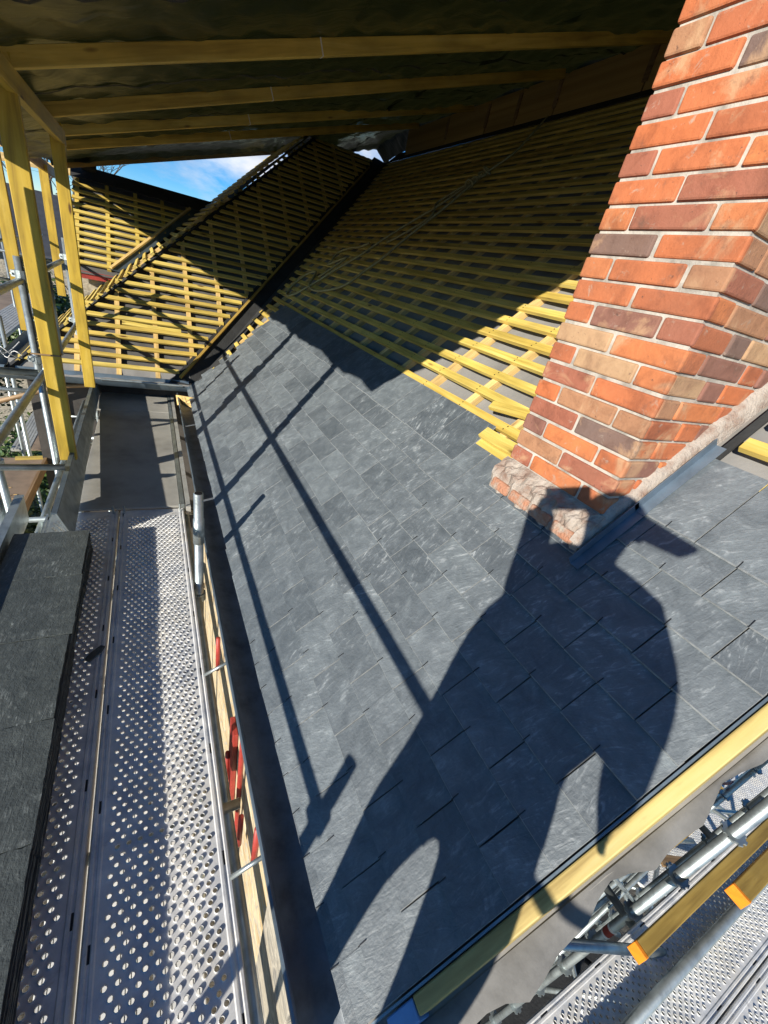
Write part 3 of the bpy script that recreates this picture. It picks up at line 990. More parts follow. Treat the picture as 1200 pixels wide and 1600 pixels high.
# ------------------------------------------------------------------ scaffold along the eaves
sca = thing('scaffold', 'galvanised tube scaffold along the eaves with guard rails and couplers', 'scaffold', (-.75, 2, -9.2))
def tb(name, p0, p1, r=.027, par=sca, m='galv', n=14):
    return MB().tube([p0, p1], r, n).build(name, M[m], par, smooth=True)
def shade(o):
    for p in o.data.polygons: p.use_smooth = len(p.vertices) == 4
    return o
def coupler(p, d=(0, 0, 1), par=None):
    p, d = V(p), V(d).normalized()
    b = MB().tube([p - d * .028, p + d * .028], .040, 10)
    s = d.cross(V((.3, .8, .5))).normalized(); t = d.cross(s)
    b.obox(p + s * .045, s * .014, t * .022, d * .022)
    b.tube([p + s * .05 - t * .03, p + s * .05 + t * .035], .008, 6)
    return b.build('coupler', M['galv'], par or sca)
S = []
S.append(tb('standard', (-.865, 4.46, -9.2), (-.865, 4.46, -.40)))
tb('standard', (-.60, 3.80, -.93), (-.60, 3.80, -.40), .024)
tb('standard', (-.785, 6.28, -9.2), (-.785, 6.28, -.30))
tb('standard', (-.92, 2.98, -9.2), (-.92, 2.98, -1.66), .034)
tb('standard', (-.99, 3.42, -9.2), (-.99, 3.42, .20), .024)
tb('standard', (-.75, -.12, -9.2), (-.75, -.12, -.95))
s_ = tb('standard', (.185, 2.26, -9.2), (.185, 2.26, -1.255))
MB().tube([(.185, 2.26, -1.43), (.185, 2.26, -1.60)], .0315, 14).build('sleeve', M['galv'], s_, smooth=True)
MB().tube([(.185, 2.26, -1.259), (.185, 2.26, -1.253)], .021, 14).build('tube_bore', M['black'], s_)
MB().tube([(.185, 2.26, -2.6), (.185, 2.26, -3.1)], .0285, 14).build('painted_band', M['red'], s_, smooth=True)
s_ = tb('standard', (.19, 6.36, -9.2), (.19, 6.36, -1.36))
MB().tube([(.19, 6.36, -1.365), (.19, 6.36, -1.358)], .020, 12).build('tube_bore', M['black'], s_)
tb('guard_rail', (-.74, -.12, -1.13), (-.75, 4.02, -1.135), .024)
tb('guard_rail', (-.75, 4.10, -1.135), (-.75, 6.1, -1.12), .024)
tb('guard_rail', (-.87, -1.4, -.58), (-.87, 4.66, -.56), .024)
tb('guard_rail', (-.87, 4.72, -.56), (-.87, 7.0, -.545), .024)
tb('ledger', (-2.6, 4.12, -1.20), (-.80, 4.12, -1.17), .028)
tb('ledger', (-2.6, 6.3, -2.0), (-.80, 6.3, -2.02), .026)
MB().tube([(-1.9, 5.9, -2.16), (-1.3, 5.9, -1.93), (-.95, 5.9, -1.80), (-.62, 5.9, -1.755)], .026, 10).build('ledger', M['old_wood'], sca, smooth=True)
tb('transom', (-2.4, 3.32, -1.60), (-.60, 3.32, -1.60), .023)
tb('ledger', (-.78, -1.4, -2.02), (-.78, 6.4, -2.02), .024)
tb('ledger', (.17, -1.4, -2.03), (.17, 6.4, -2.03), .024)
for y in (-.6, .9, 2.3, 3.25, 4.8, 6.25): tb('transom', (-.85, y, -1.985), (.22, y, -1.985), .020)
for y in (.62, 1.48): tb('wall_tie', (.14, y, -1.86), (.27, y, -1.79), .008)
tb('brace', (-.79, 3.05, -3.9), (-.8, 6.2, -2.05), .022)
for p in ((-.86, 4.46, -1.15), (-.86, 4.46, -.52), (-.785, 6.28, -1.12), (-.785, 6.28, -.48), (-.92, 2.98, -2.0), (-.99, 3.42, -1.62), (-.75, -.12, -1.13), (.185, 2.26, -2.03), (-.785, 6.28, -2.02)):
    coupler(p)
tb('standard', (-1.62, 6.9, -9.2), (-1.62, 6.9, -1.3), .024); tb('standard', (-1.5, 9.4, -9.2), (-1.5, 9.4, -.2), .024)
tb('standard', (-2.1, 8.6, -9.2), (-2.1, 8.6, -.1), .024); tb('standard', (-2.35, 11.2, -9.2), (-2.35, 11.2, -.3), .024)
tb('guard_rail', (-2.4, 7.2, -.9), (-1.4, 7.2, -.93), .022); tb('guard_rail', (-2.6, 9.5, -.8), (-1.3, 9.5, -.82), .022)
tb('guard_rail', (-1.5, 6.6, -1.0), (-1.5, 9.6, -.98), .022); tb('ledger', (-3.2, 8.2, -2.05), (-1.3, 8.2, -2.08), .026)
tb('guard_rail', (-1.5, 6.6, -.5), (-1.5, 9.6, -.48), .020)
# ladder-like inner bay under the far post
for z in (-2.2, -2.55, -2.9, -3.25, -3.6): tb('rung', (-1.02, 6.0, z), (-.66, 6.0, z), .014)
tb('standard', (-1.02, 6.0, -9.2), (-1.02, 6.0, -1.95), .02)
tb('standard', (-.66, 6.0, -9.2), (-.66, 6.0, -2.0), .02)
MB().tube([(-.70, 6.12, -1.86), (-.70, 6.12, -2.1)], .03, 10).build('sleeve', M['galv'], sca, smooth=True)
MB().tube([(-.70, 6.12, -2.1), (-.70, 6.12, -2.35)], .03, 10).build('painted_band', M['red'], sca, smooth=True)

# perforated steel planks
HC, HP, HX = 19, .055, .0172
def plank_mesh(L):
    b = MB()
    W = .432
    x0 = .055
    rows = int((L - .10) / HP)
    r0, r1, hz, n = .0100, .0079, .0055, 12
    for c in range(HC):
        cx = x0 + HX * (c + .5)
        off = .5 * (c % 2) * HP
        y = .05
        xa, xb = x0 + HX * c, x0 + HX * (c + 1)
        b.face([(xa, 0, 0), (xb, 0, 0), (xb, y + off, 0), (xa, y + off, 0)])
        for r in range(rows - 1):
            ya = y + off + r * HP; yb = ya + HP; cy = (ya + yb) / 2
            ang = [2 * math.pi * (k + .5) / n for k in range(n)]
            rx = HX / 2 * .98
            oc = [V((cx + min(r0, rx) * math.cos(t), cy + r0 * math.sin(t), 0)) for t in ang]
            ic = [V((cx + r1 * math.cos(t), cy + r1 * math.sin(t), hz)) for t in ang]
            kc = [V((cx + r1 * .93 * math.cos(t), cy + r1 * .93 * math.sin(t), -.003)) for t in ang]
            i = len(b.v)
            b.v += [V((xa, ya, 0)), V((xb, ya, 0)), V((xb, yb, 0)), V((xa, yb, 0)), V((xb, cy, 0)), V((cx, yb, 0)), V((xa, cy, 0)), V((cx, ya, 0))]
            b.v += oc + ic + kc
            o = i + 8
            z = [(0, 0)]
            def F(idx): b.f.append(idx); b.uv.append([(0, 0)] * len(idx))
            # quadrants: vertices k=0..2 in first quadrant etc.
            F([i + 4, i + 2, i + 5, o + 2, o + 1, o + 0])
            F([i + 5, i + 3, i + 6, o + 5, o + 4, o + 3])
            F([i + 6, i + 0, i + 7, o + 8, o + 7, o + 6])
            F([i + 7, i + 1, i + 4, o + 11, o + 10, o + 9])
            F([i + 4, o + 0, o + 11]); F([i + 5, o + 3, o + 2]); F([i + 6, o + 6, o + 5]); F([i + 7, o + 9, o + 8])
            for k in range(n):
                k2 = (k + 1) % n
                F([o + k, o + k2, o + n + k2, o + n + k])
                F([o + n + k, o + n + k2, o + 2 * n + k2, o + 2 * n + k])
        ye = y + off + (rows - 1) * HP
        b.face([(xa, ye, 0), (xb, ye, 0), (xb, L, 0), (xa, L, 0)])
    # folded margins with a rolled bead on each side
    def margin(px):
        for (xa, za), (xb, zb) in zip(px[:-1], px[1:]):
            b.face([(xa, 0, za), (xb, 0, zb), (xb, L, zb), (xa, L, za)])
    margin([(0, -.06), (0, -.004), (.004, .004), (.012, .005), (.016, -.002), (.022, -.002), (.026, .003), (.034, .003), (.038, 0), (.055, 0)])
    xr = x0 + HX * HC
    margin([(xr, 0), (W - .038, 0), (W - .034, .003), (W - .026, .003), (W - .022, -.002), (W - .016, -.002), (W - .012, .005), (W - .004, .004), (W, -.004), (W, -.06)])
    b.face([(0, L, -.06), (0, L, 0), (W, L, 0), (W, L, -.06)])
    b.face([(0, 0, -.06), (W, 0, -.06), (W, 0, 0), (0, 0, 0)])
    # slots punched in the margins
    return b
def slots(L, b):
    y = .12
    while y < L:
        b.box(.015, .023, y, y + .045, -.0021, -.0012); b.box(.409, .417, y + .1, y + .145, -.0021, -.0012)
        y += .42
    return b
def pins():
    b = MB()
    for x in (.028, .404): b.tube([(x, 4.36, -.03), (x, 4.36, .07)], .008, 8)
    return b
PL = 4.4
pk = thing('steel_plank', 'perforated steel deck plank in half sunlight beside the gutter', 'deck plank', (-.283, -1.22, -1.90), 'perforated steel planks along the eaves')
def local(mbuild, name, m, par, **kw):
    mbuild.v = [p + ORG[par.name] for p in mbuild.v]
    return mbuild.build(name, m, par, **kw)
pbody = pm_ = plank_mesh(PL); pm_.cur = 1; slots(PL, pm_)
local(pm_, 'deck', M['steel'], pk, extra=(M['black'],))
local(pins(), 'locking_pin', M['galv'], pk)
pk2 = dup(pk, (-.445, 0, 0), 'perforated steel deck plank in shade under the edge of the slate stack')

# plywood at the far end of the walkway
def ply(name, label, x0, x1, y0, y1, z, m='plywood', grp=None, th=.02):
    t_ = MB().box(x0, x1, y0, y1, z - th, z).build(name, M[m], None, bevel=.003)
    return tag(t_, label, 'plywood sheet' if 'ply' in name else 'deck plank', grp)
ply('plywood_sheet', 'grey plywood walkway sheet crossed by a broad shadow beyond the perforated planks', -.56, .125, 3.20, 5.42, -1.885)
ply('plywood_sheet', 'short grey plywood sheet against the gutter of the cross roof', -.60, .125, 5.425, 6.32, -1.883)
rim = thing('deck_edge_rail', 'narrow galvanised edge rail between the plywood walkway and the gutter', 'edge rail', (.16, 3.2, -1.9))
MB().box(.130, .158, 3.20, 6.3, -1.94, -1.872).build('channel', M['galv'], rim)
MB().box(.166, .20, 3.15, 6.3, -1.94, -1.868).build('channel', M['alu'], rim)

# toe boards
def plate4(a, b, c, d, th, name, label, m='galv'):
    n = (V(b) - V(a)).cross(V(d) - V(a)).normalized() * th
    o = MB().prism([a, b, c, d], n).build(name, M[m], None)
    return tag(o, label, 'toe board')
tbd = thing('toe_board', 'galvanised toe board standing beside the plywood walkway', 'toe board', (-.55, 3, -1.8))
MB().prism([(-.515, 2.74, -1.825), (-.615, 6.2, -1.885), (-.632, 6.15, -1.69), (-.578, 2.74, -1.64)], (-.012, 0, 0)).build('board', M['galv'], tbd)
MB().bar((-.590, 2.74, -1.637), (-.642, 6.15, -1.687), .03, .012).build('top_lip', M['zinc'], tbd)
tbd2 = thing('toe_board', 'galvanised toe board behind the stack of slates', 'toe board', (-.8, 1, -1.9))
MB().box(-.825, -.813, -1.2, 3.12, -1.90, -1.715).build('board', M['galv'], tbd2)
MB().box(-.855, -.810, -1.2, 3.12, -1.718, -1.706).build('top_lip', M['galv'], tbd2)

# slates stacked on the walkway
tops = ['top slate at the far end of the stack, beside the toe board', 'second slate from the far end on top of the stack', 'third slate from the far end on top of the stack, veined',
        'middle slate on top of the stack, cracked edge towards the planks', 'slate on top of the stack nearest the bottom corner of the photo', 'slate on top of the stack just outside the near corner', 'last slate at the near end of the stack']
smesh = None
GS = 'slates stacked on the scaffold walkway'
for c in range(7):
    y1 = 2.70 - .452 * c; y0 = y1 - .448
    for k in range(25):
        top = k == 24
        j = random.uniform
        if top or smesh is None or (k % 6 == 0):
            b = MB()
            ed = [(-.185, -.224), (.185, -.224), (.185, .224), (-.185, .224)]
            pts = []
            for q in range(4):
                a, d = ed[q], ed[(q + 1) % 4]
                for s_i in range(14):
                    f = s_i / 14
                    pts.append((a[0] + (d[0] - a[0]) * f + j(-.0022, .0015), a[1] + (d[1] - a[1]) * f + j(-.004, .004), 0))
            o3 = (j(0, 20), j(0, 20))
            b.face(pts[::-1], [(p[1] + o3[0], p[0] + o3[1]) for p in pts[::-1]])
            tp2 = [(p[0], p[1], .0058) for p in pts]
            b.face(tp2, [(p[1] + o3[0], p[0] + o3[1]) for p in tp2])
            for q in range(len(pts)):
                q2 = (q + 1) % len(pts)
                b.face([pts[q], pts[q2], tp2[q2], tp2[q]])
            o = b.build('slate', M['slate_stack'], None)
            smesh = o.data
        else:
            o = bpy.data.objects.new('slate', smesh); C.objects.link(o)
        o.location = V((-.607 + j(-.006, .006) + (.0 if not top else .002), (y0 + y1) / 2 + j(-.003, .003), -1.896 + .00605 * k)) * K
        o.rotation_euler = (0, 0, R(j(-.5, .5)) + (math.pi if k % 2 and not top else 0))
        tag(o, ('dark grey ' + tops[c]) if top else 'dark slate lower down in the low stack on the scaffold walkway', 'slate', GS)

# small things lying on the walkway
t_ = MB()
t_.prism([(-.375, 1.745, -1.888), (-.355, 1.725, -1.888), (-.31, 1.775, -1.888), (-.295, 1.81, -1.888), (-.315, 1.82, -1.888), (-.36, 1.775, -1.888)], (0, 0, .008))
tag(t_.build('slate_offcut', M['slate_stack'], None), 'small dark slate offcut lying on the shaded perforated plank', 'offcut')

# lower walkway seen through the holes
for i, (lb, x) in enumerate((('pale metal plank of the lower lift below the gutter side', -.06), ('pale metal plank in the middle of the lower lift', -.36), ('pale metal plank on the outer side of the lower lift', -.66))):
    b = MB()
    for k in range(9): b.box(x - .13 + .03 * k, x - .13 + .03 * k + .024, -1.3, 4.95, -3.93, -3.905)
    b.box(x - .14, x + .14, -1.3, 4.95, -3.96, -3.931)
    tag(b.build('deck_plank', M['pale_metal'], None), lb, 'deck plank', 'lower lift planks')

# far decks on the left
for i, (lb, x0, x1, y0, y1, z, m_) in enumerate((
    ('pale ribbed metal plank on the outer edge of the lower deck beyond the posts', -2.33, -2.06, 8.85, 11.4, -3.9, 'alu'),
    ('weathered plywood board in the middle of the lower deck beyond the posts', -2.05, -1.72, 8.85, 11.4, -3.905, 'ply_brown'),
    ('narrow pale plank on the inner side of the lower deck beyond the posts', -1.71, -1.60, 8.85, 11.4, -3.9, 'alu'),
    ('brown stained plywood board littered with wood chips left of the toe boards', -2.2, -1.32, 4.5, 6.30, -2.9, 'ply_brown'),
    ('pale metal plank of the far upper deck nearest the hedge', -2.45, -2.0, 8.1, 13.3, -1.9, 'alu'),
    ('grey weathered board of the far upper deck beside the pale plank', -2.80, -2.46, 8.1, 13.3, -1.91, 'ply_brown'),
    ('pale metal plank on the far side of the upper deck', -3.2, -2.81, 8.1, 13.3, -1.9, 'alu'))):
    b = MB()
    if m_ == 'alu':
        n = max(2, int((x1 - x0) / .045)); w = (x1 - x0) / n
        for k in range(n): b.box(x0 + w * k, x0 + w * k + w * .82, y0, y1, z - .02, z)
        b.box(x0, x1, y0, y1, z - .05, z - .0205)
    else: b.box(x0, x1, y0, y1, z - .03, z)
    tag(b.build('deck_plank', M[m_], None), lb, 'deck plank', 'scaffold decks on the left')
tag(MB().bar((-1.30, 4.5, -2.84), (-1.27, 6.3, -2.84), .03, .12).build('toe_board', M['old_wood'], None), 'wooden toe board edging the brown plywood deck', 'toe board')
tag(MB().bar((-1.62, 6.25, -2.885), (-1.34, 6.28, -2.885), .06, .025).build('batten_offcut', M['batten'], None), 'yellow batten offcut at the far edge of the brown deck', 'offcut', 'batten offcuts')
tag(MB().bar((-1.78, 5.35, -2.885), (-1.68, 5.38, -2.885), .06, .025).build('batten_offcut', M['batten'], None), 'small yellow batten offcut in the middle of the brown deck', 'offcut', 'batten offcuts')
ch = MB()
for k in range(260):
    x, y = random.gauss(-1.62, .12), random.gauss(4.95, .25)
    if not (-2.1 < x < -1.36 and 4.55 < y < 6.2): continue
    a = random.random() * 6; d = V((math.cos(a), math.sin(a), 0)) * random.uniform(.006, .02)
    ch.obox((x, y, -2.896), d, V((-d.y, d.x, 0)) * .35, (0, 0, .002))
tag(ch.build('wood_chips', M['pale_wood'], None), 'pale wood chips scattered on the brown plywood deck', 'wood chips', kind='stuff')
wr = MB()
for q in range(3):
    pts = [(-.98 - .05 * q + .30 * f * (1 + .1 * q) - .25, 4.45 + .12 * math.sin(f * 5 + q), -1.12 + .05 * math.sin(f * 9 + q * 2) + .03 * q) for f in [i / 14 for i in range(15)]]
    wr.tube(pts, .0035, 6)
tag(wr.build('tie_wire', M['white_paint'], None), 'loose white tie wire tangled on the tube left of the nearest post', 'wire')

# rope on the battens
rp_ = thing('rope', 'pale climbing rope lying in loops down the main slope battens', 'rope', (3, 5.3, 1))
r1 = [(4.69, 5.61), (4.21, 5.34), (3.92, 5.19), (3.68, 5.24), (3.42, 5.22), (3.15, 5.16), (2.91, 5.15), (2.66, 5.14), (2.41, 5.08), (2.23, 5.12), (2.05, 5.13), (1.94, 5.34), (1.87, 5.72), (1.90, 6.10), (2.01, 6.30), (2.09, 6.48), (2.02, 6.66), (1.86, 6.66), (1.70, 6.46), (1.74, 6.22), (1.93, 6.05), (2.2, 5.90), (2.42, 5.75), (2.66, 5.68), (2.91, 5.55), (3.2, 5.36), (3.6, 5.27)]
r2 = [(3.55, 5.30), (3.40, 5.42), (3.22, 5.50), (3.12, 5.36), (3.0, 5.22), (2.8, 5.30), (2.62, 5.47)]
r3 = [(2.60, 5.95), (2.52, 6.10), (2.50, 6.34), (2.40, 6.55), (2.28, 6.42), (2.22, 6.36), (2.35, 6.05), (2.03, 6.15)]
def smooth_pts(p, n=6):
    out = []
    for i in range(len(p) - 1):
        p0, p1, p2, p3 = p[max(i - 1, 0)], p[i], p[i + 1], p[min(i + 2, len(p) - 1)]
        for k in range(n):
            t = k / n
            out.append(tuple(.5 * ((2 * p1[a]) + (-p0[a] + p2[a]) * t + (2 * p0[a] - 5 * p1[a] + 4 * p2[a] - p3[a]) * t * t + (-p0[a] + 3 * p1[a] - 3 * p2[a] + p3[a]) * t ** 3) for a in (0, 1)))
    return out + [p[-1]]
for rr in (r1, r2, r3):
    MB().tube([PA((x - 1.4) / math.cos(TA), y, .016) for x, y in smooth_pts(rr)], .0135, 8).build('strand', M['rope'], rp_, smooth=True)
kn = MB()
for q in range(5):
    c = PA((3.66 - .05 * q - 1.4) / math.cos(TA), 5.25, .03)
    kn.tube([c + V((.04 * math.cos(a), .05 * math.sin(a), .035 * math.sin(a + q))) for a in [i * math.pi / 5 for i in range(11)]], .013, 7)
kn.build('knot', M['rope'], rp_, smooth=True)

# ------------------------------------------------------------------ scaffold below the gable
gs = thing('gable_scaffold', 'galvanised modular scaffold with cup rosettes standing below the gable verge', 'scaffold', (2.4, -.1, -9.2))
def ringed(x, y, z0, z1, zr, r=.0275):
    s_ = MB().tube([(x, y, z0), (x, y, z1)], r, 16).build('standard', M['galv'], gs, smooth=True)
    z = zr
    while z < z1 - .05:
        if z > z0:
            b = MB()
            n = 16
            for k in range(n):                      # rosette: a pierced disc with eight lobes
                a0, a1 = 2 * math.pi * k / n, 2 * math.pi * (k + 1) / n
                ro = .058 if k % 2 == 0 else .050
                b.prism([(x + r * math.cos(a0), y + r * math.sin(a0), z), (x + ro * math.cos(a0), y + ro * math.sin(a0), z), (x + ro * math.cos(a1), y + ro * math.sin(a1), z), (x + r * math.cos(a1), y + r * math.sin(a1), z)], (0, 0, .010))
            b.build('rosette', M['galv'], s_)
        z += .5
    return s_
s_ = ringed(2.40, -.063, -9.2, -.9, -6.47)
MB().tube([(2.40, -.063, -3.33), (2.40, -.063, -3.22)], .0282, 16, False).build('label_sticker', M['white_paint'], s_, smooth=True)
MB().tube([(2.40, -.063, -3.31), (2.40, -.063, -3.24)], .0285, 16, False).build('label_print', M['red'], s_, smooth=True)
ringed(5.0, .11, -9.2, -2.2, -6.33); ringed(3.5, -.05, -9.2, -1.6, -6.6); ringed(7.2, .15, -9.2, -3.0, -6.4)
ringed(2.4, -1.05, -9.2, -3.0, -6.47); ringed(5.0, -1.05, -9.2, -3.0, -6.33)
def gt_(name, a, b, r=.026, m='galv'):
    return MB().tube([a, b], r, 12).build(name, M[m], gs, smooth=True)
gt_('brace', (1.40, .12, -2.58), (2.52, -.30, -3.0), .026)
gt_('brace', (1.16, .10, -3.13), (1.35, .05, -4.9), .020)
gt_('brace', (1.55, .12, -1.90), (2.5, -.04, -3.02), .012)
gt_('ledger', (.9, -.335, -2.885), (6.5, -.335, -2.885), .028)
gt_('ledger', (.9, -1.05, -2.98), (6.5, -1.05, -2.98), .028)
gt_('ledger', (2.4, .10, -4.0), (7.5, .16, -4.05), .024)
gt_('transom', (2.4, -1.1, -3.05), (2.4, .1, -3.05)); gt_('transom', (5.0, -1.1, -3.05), (5.0, .1, -3.05)); gt_('transom', (3.5, -.9, -3.05), (3.5, .1, -3.05))
gt_('brace', (2.55, -.02, -5.0), (5.6, .14, -3.9), .024)
gt_('brace', (3.3, -.02, -6.8), (5.0, .14, -4.4), .022)
gt_('transom', (2.08, -.33, -2.96), (1.94, -.08, -2.99), .012, 'black')
# planks of that scaffold: the same perforated plank, turned
for lb, x, y, z in (('perforated steel plank close up in the bottom right corner of the photo', 1.0, -.545, -2.93), ('perforated steel plank beyond the one in the bottom right corner, half out of view', 1.0, -.985, -2.93),
                    ('narrow perforated plank between the tube and the dark gap below the verge', .55, -.105, -2.93), ('perforated plank of the lower gable deck near the tape', 4.55, .26, -5.2)):
    p_ = dup(pk, (0, 0, 0), lb)
    p_.location = V((x, y, z)) * K
    p_.rotation_euler = (0, 0, -math.pi / 2)
    p_['group'] = 'perforated steel planks below the gable'
    ORG[p_.name] = V((x, y, z))
for lb, x0, x1, z in (('grey walkway panel with a hatch below the gable', 5.3, 6.6, -5.25), ('grey deck panel farther along the gable scaffold', 6.65, 8.2, -5.3)):
    b = MB().box(x0, x1, -.55, .42, z - .03, z)
    for k in range(3): b.box(x0 + .1 + .4 * k, x0 + .42 + .4 * k, -.45, .3, z + .001, z + .006)
    tag(b.build('walkway_section', M['plywood'], None), lb, 'walkway', 'walkway sections below the gable')
def orange_board(label, x0, y, z, L, h=.05, w=.16):
    t_ = thing('scaffold_board', label, 'board', (x0, y, z), 'orange tipped boards on the gable scaffold')
    MB().box(x0 + .02, x0 + L, y - h / 2, y + h / 2, z - w / 2, z + w / 2).build('plank', M['board'], t_, bevel=.004)
    MB().box(x0, x0 + .02, y - h / 2 - .0015, y + h / 2 + .0015, z - w / 2 - .0015, z + w / 2 + .0015).build('painted_end', M['orange'], t_, bevel=.003)
    return t_
orange_board('long scaffold board with a dark orange end over the perforated planks', 1.83, -.155, -2.42, 3.0, .062, .07)
orange_board('second scaffold board with a bright orange sawn end by the right edge', 2.62, -.255, -2.44, 2.6, .085, .08)
orange_board('short loose board lying low between the tubes below the gable', 4.6, .10, -4.6, .55, .09, .05)
orange_board('pale board end lying beside the red and white tape', 5.5, .22, -4.7, .7, .12, .05)
tg = MB()
tpz = smooth_pts([(4.3, .16), (4.7, .17), (5.1, .20), (5.6, .16), (6.2, .1)], 5)
for i in range(len(tpz) - 1):
    (xa, yA), (xb, yB) = tpz[i], tpz[i + 1]
    za, zb = -3.7 + .12 * math.sin(xa * 5), -3.7 + .12 * math.sin(xb * 5)
    tg.face([(xa, yA, za - .04), (xb, yB, zb - .04), (xb, yB + .02, zb + .04), (xa, yA + .02, za + .04)], [(xa, 0), (xb, 0), (xb, .07), (xa, .07)])
tag(tg.build('barrier_tape', M['tape'], None), 'red and white barrier tape strung between tubes below the gable', 'barrier tape')
cb = MB().tube([(3.75, .27, -3.0), (4.2, .22, -3.25), (4.6, .21, -3.5), (5.2, .17, -3.85), (6.0, .12, -4.2)], .014, 8)
tag(cb.build('cable', M['red'], None, smooth=True), 'thin red cable hanging past the grey membrane below the verge', 'cable')

tag(MB().box(.6, 4.6, -1.6, .45, -6.2, -6.1).build('gap_shade_sheet', M['membrane_dark'], None), 'flat dark sheet added to stand in for deep shade under the gable scaffold', 'roof')  # dark sheet added so the gap below the verge reads as deep shade
for q in range(14):
    x, y = random.uniform(2.6, 6.5), random.uniform(-.5, .4)
    a = random.uniform(0, 3.1)
    d = V((math.cos(a), math.sin(a), random.uniform(-.1, .1)))
    gt_('brace', V((x, y, random.uniform(-5.6, -4.2))) - d * .5, V((x, y, random.uniform(-5.6, -4.2))) + d * random.uniform(.3, .9), random.choice((.016, .022, .024)))
for q, (lb, x, y, z, m_) in enumerate((('small orange board end lying on the lower gable deck', 4.9, .3, -5.12, 'board'), ('pale board lying across the lower gable deck beside the tape', 5.9, .1, -5.1, 'pale_wood'), ('short grey plank leaning on the lower gable deck', 5.4, -.2, -5.1, 'old_wood'))):
    a = .7 + q
    tag(MB().bar((x, y, z), V((x, y, z + .05)) + V((math.cos(a), math.sin(a), 0)) * .6, .12, .03).build('loose_board', M[m_], None, bevel=.003), lb, 'board')

# ------------------------------------------------------------------ surroundings
def leaves(b, c, r, n, sz=.05):
    for k in range(n):
        u = V((random.gauss(0, 1), random.gauss(0, 1), random.gauss(0, 1)))
        if u.length < .01: continue
        u.normalize()
        p = V(c) + V((u.x * r[0], u.y * r[1], u.z * r[2])) * random.random() ** .45
        a = V((random.gauss(0, 1), random.gauss(0, 1), random.gauss(0, .6))).normalized()
        d = a.cross(u + V((.01, .02, .3))).normalized()
        s = sz * random.uniform(.6, 1.5)
        b.face([p - a * s, p - d * s * .5, p + a * s, p + d * s * .5])
def bush(label, c, r, n, sz=.06):
    t_ = thing('bush', label, 'bush', (c[0], c[1], -9.2), 'bushes behind the scaffold')
    b = MB()
    for k in range(9):
        q = (c[0] + random.uniform(-.6, .6) * r[0], c[1] + random.uniform(-.6, .6) * r[1], c[2] + random.uniform(-.5, .6) * r[2])
        leaves(b, q, (r[0] * .55, r[1] * .55, r[2] * .5), n // 9, sz)
    b.build('crown', M['leaf'], t_)
    st = MB()
    for k in range(3): st.tube([(c[0] + .1 * k, c[1], -9.2), (c[0] + .25 * (k - 1), c[1] + .1 * k, c[2])], [.06, .02], 7)
    st.build('trunk', M['bark'], t_, smooth=True)
bush('dark bush filling the gap behind the nearest yellow post', (-2.9, 8.2, -5.6), (1.2, 2.0, 2.0), 9000)
bush('large leafy bush close to the scaffold at the left edge', (-3.3, 6.6, -4.7), (.95, 2.4, 1.8), 11000)
bush('dark bush below the brown plywood deck', (-2.6, 5.0, -5.6), (1.1, 1.6, 1.6), 7000)
bush('sunlit grassy bush at the far left edge behind the far deck', (-5.6, 15.5, -4.2), (1.8, 3.0, 2.2), 9000, .08)
bush('green bush behind the far posts', (-3.3, 16.5, -3.2), (1.2, 2.0, 1.6), 6000, .08)
bush('dark bush beneath the far upper deck', (-2.6, 11.8, -5.8), (1.3, 2.6, 1.6), 8000)
def bare_tree(label, x, y, h, seed):
    rnd = random.Random(seed)
    t_ = thing('bare_tree', label, 'tree', (x, y, -9.2), 'bare trees against the sky')
    tk, br = MB(), MB()
    tk.tube([(x, y, -9.2), (x + .1, y, -9.2 + h * .5), (x + .15, y + .1, -9.2 + h)], [.16, .10, .03], 8)
    def grow(p, d, l, r, n):
        e = p + d * l
        br.tube([p, (p + e) / 2 + V((rnd.gauss(0, .05), rnd.gauss(0, .05), 0)) * l, e], [r, r * .8, r * .5], 5)
        if n == 0: return
        for k in range(4):
            dd = (d + V((rnd.gauss(0, .45), rnd.gauss(0, .45), rnd.gauss(.15, .35)))).normalized()
            grow(p + (e - p) * rnd.uniform(.4, 1), dd, l * rnd.uniform(.55, .8), r * .55, n - 1)
    for k in range(7):
        f = .35 + .09 * k
        a = rnd.random() * 6.3
        grow(V((x + .1, y, -9.2 + h * f)), V((math.cos(a) * .7, math.sin(a) * .7, .8)).normalized(), h * .17, .045, 3)
    tk.build('trunk', M['bark'], t_, smooth=True)
    br.build('branches', M['bark'], t_)
bare_tree('bare tree with thin branches seen left of the nearest post', -6.4, 30, 12.5, 1)
bare_tree('bare tree with thin branches seen between the two nearest posts', -4.4, 32, 12.6, 2)
bare_tree('bare tree with thin branches beside the rear roof', -2.7, 34, 12.2, 3)
bare_tree('bare tree behind the others at far left', -9.0, 33, 13, 4)
nh = thing('neighbouring_house', 'dark roofed neighbouring building behind the scaffold posts on the left', 'building', (-5.2, 21, -9.2))
MB().box(-8.2, -2.6, 20.6, 25.0, -9.2, -1.6).build('wall', M['stone'], nh)
MB().prism([(-8.5, 20.2, -1.75), (-2.4, 20.2, -1.75), (-2.4, 22.8, .15), (-8.5, 22.8, .15)], (0, .05, .12)).build('roof', M['roof_tile'], nh)
MB().prism([(-8.5, 25.4, -1.75), (-2.4, 25.4, -1.75), (-2.4, 22.85, .15), (-8.5, 22.85, .15)], (0, .05, .12)).build('roof', M['roof_tile'], nh)

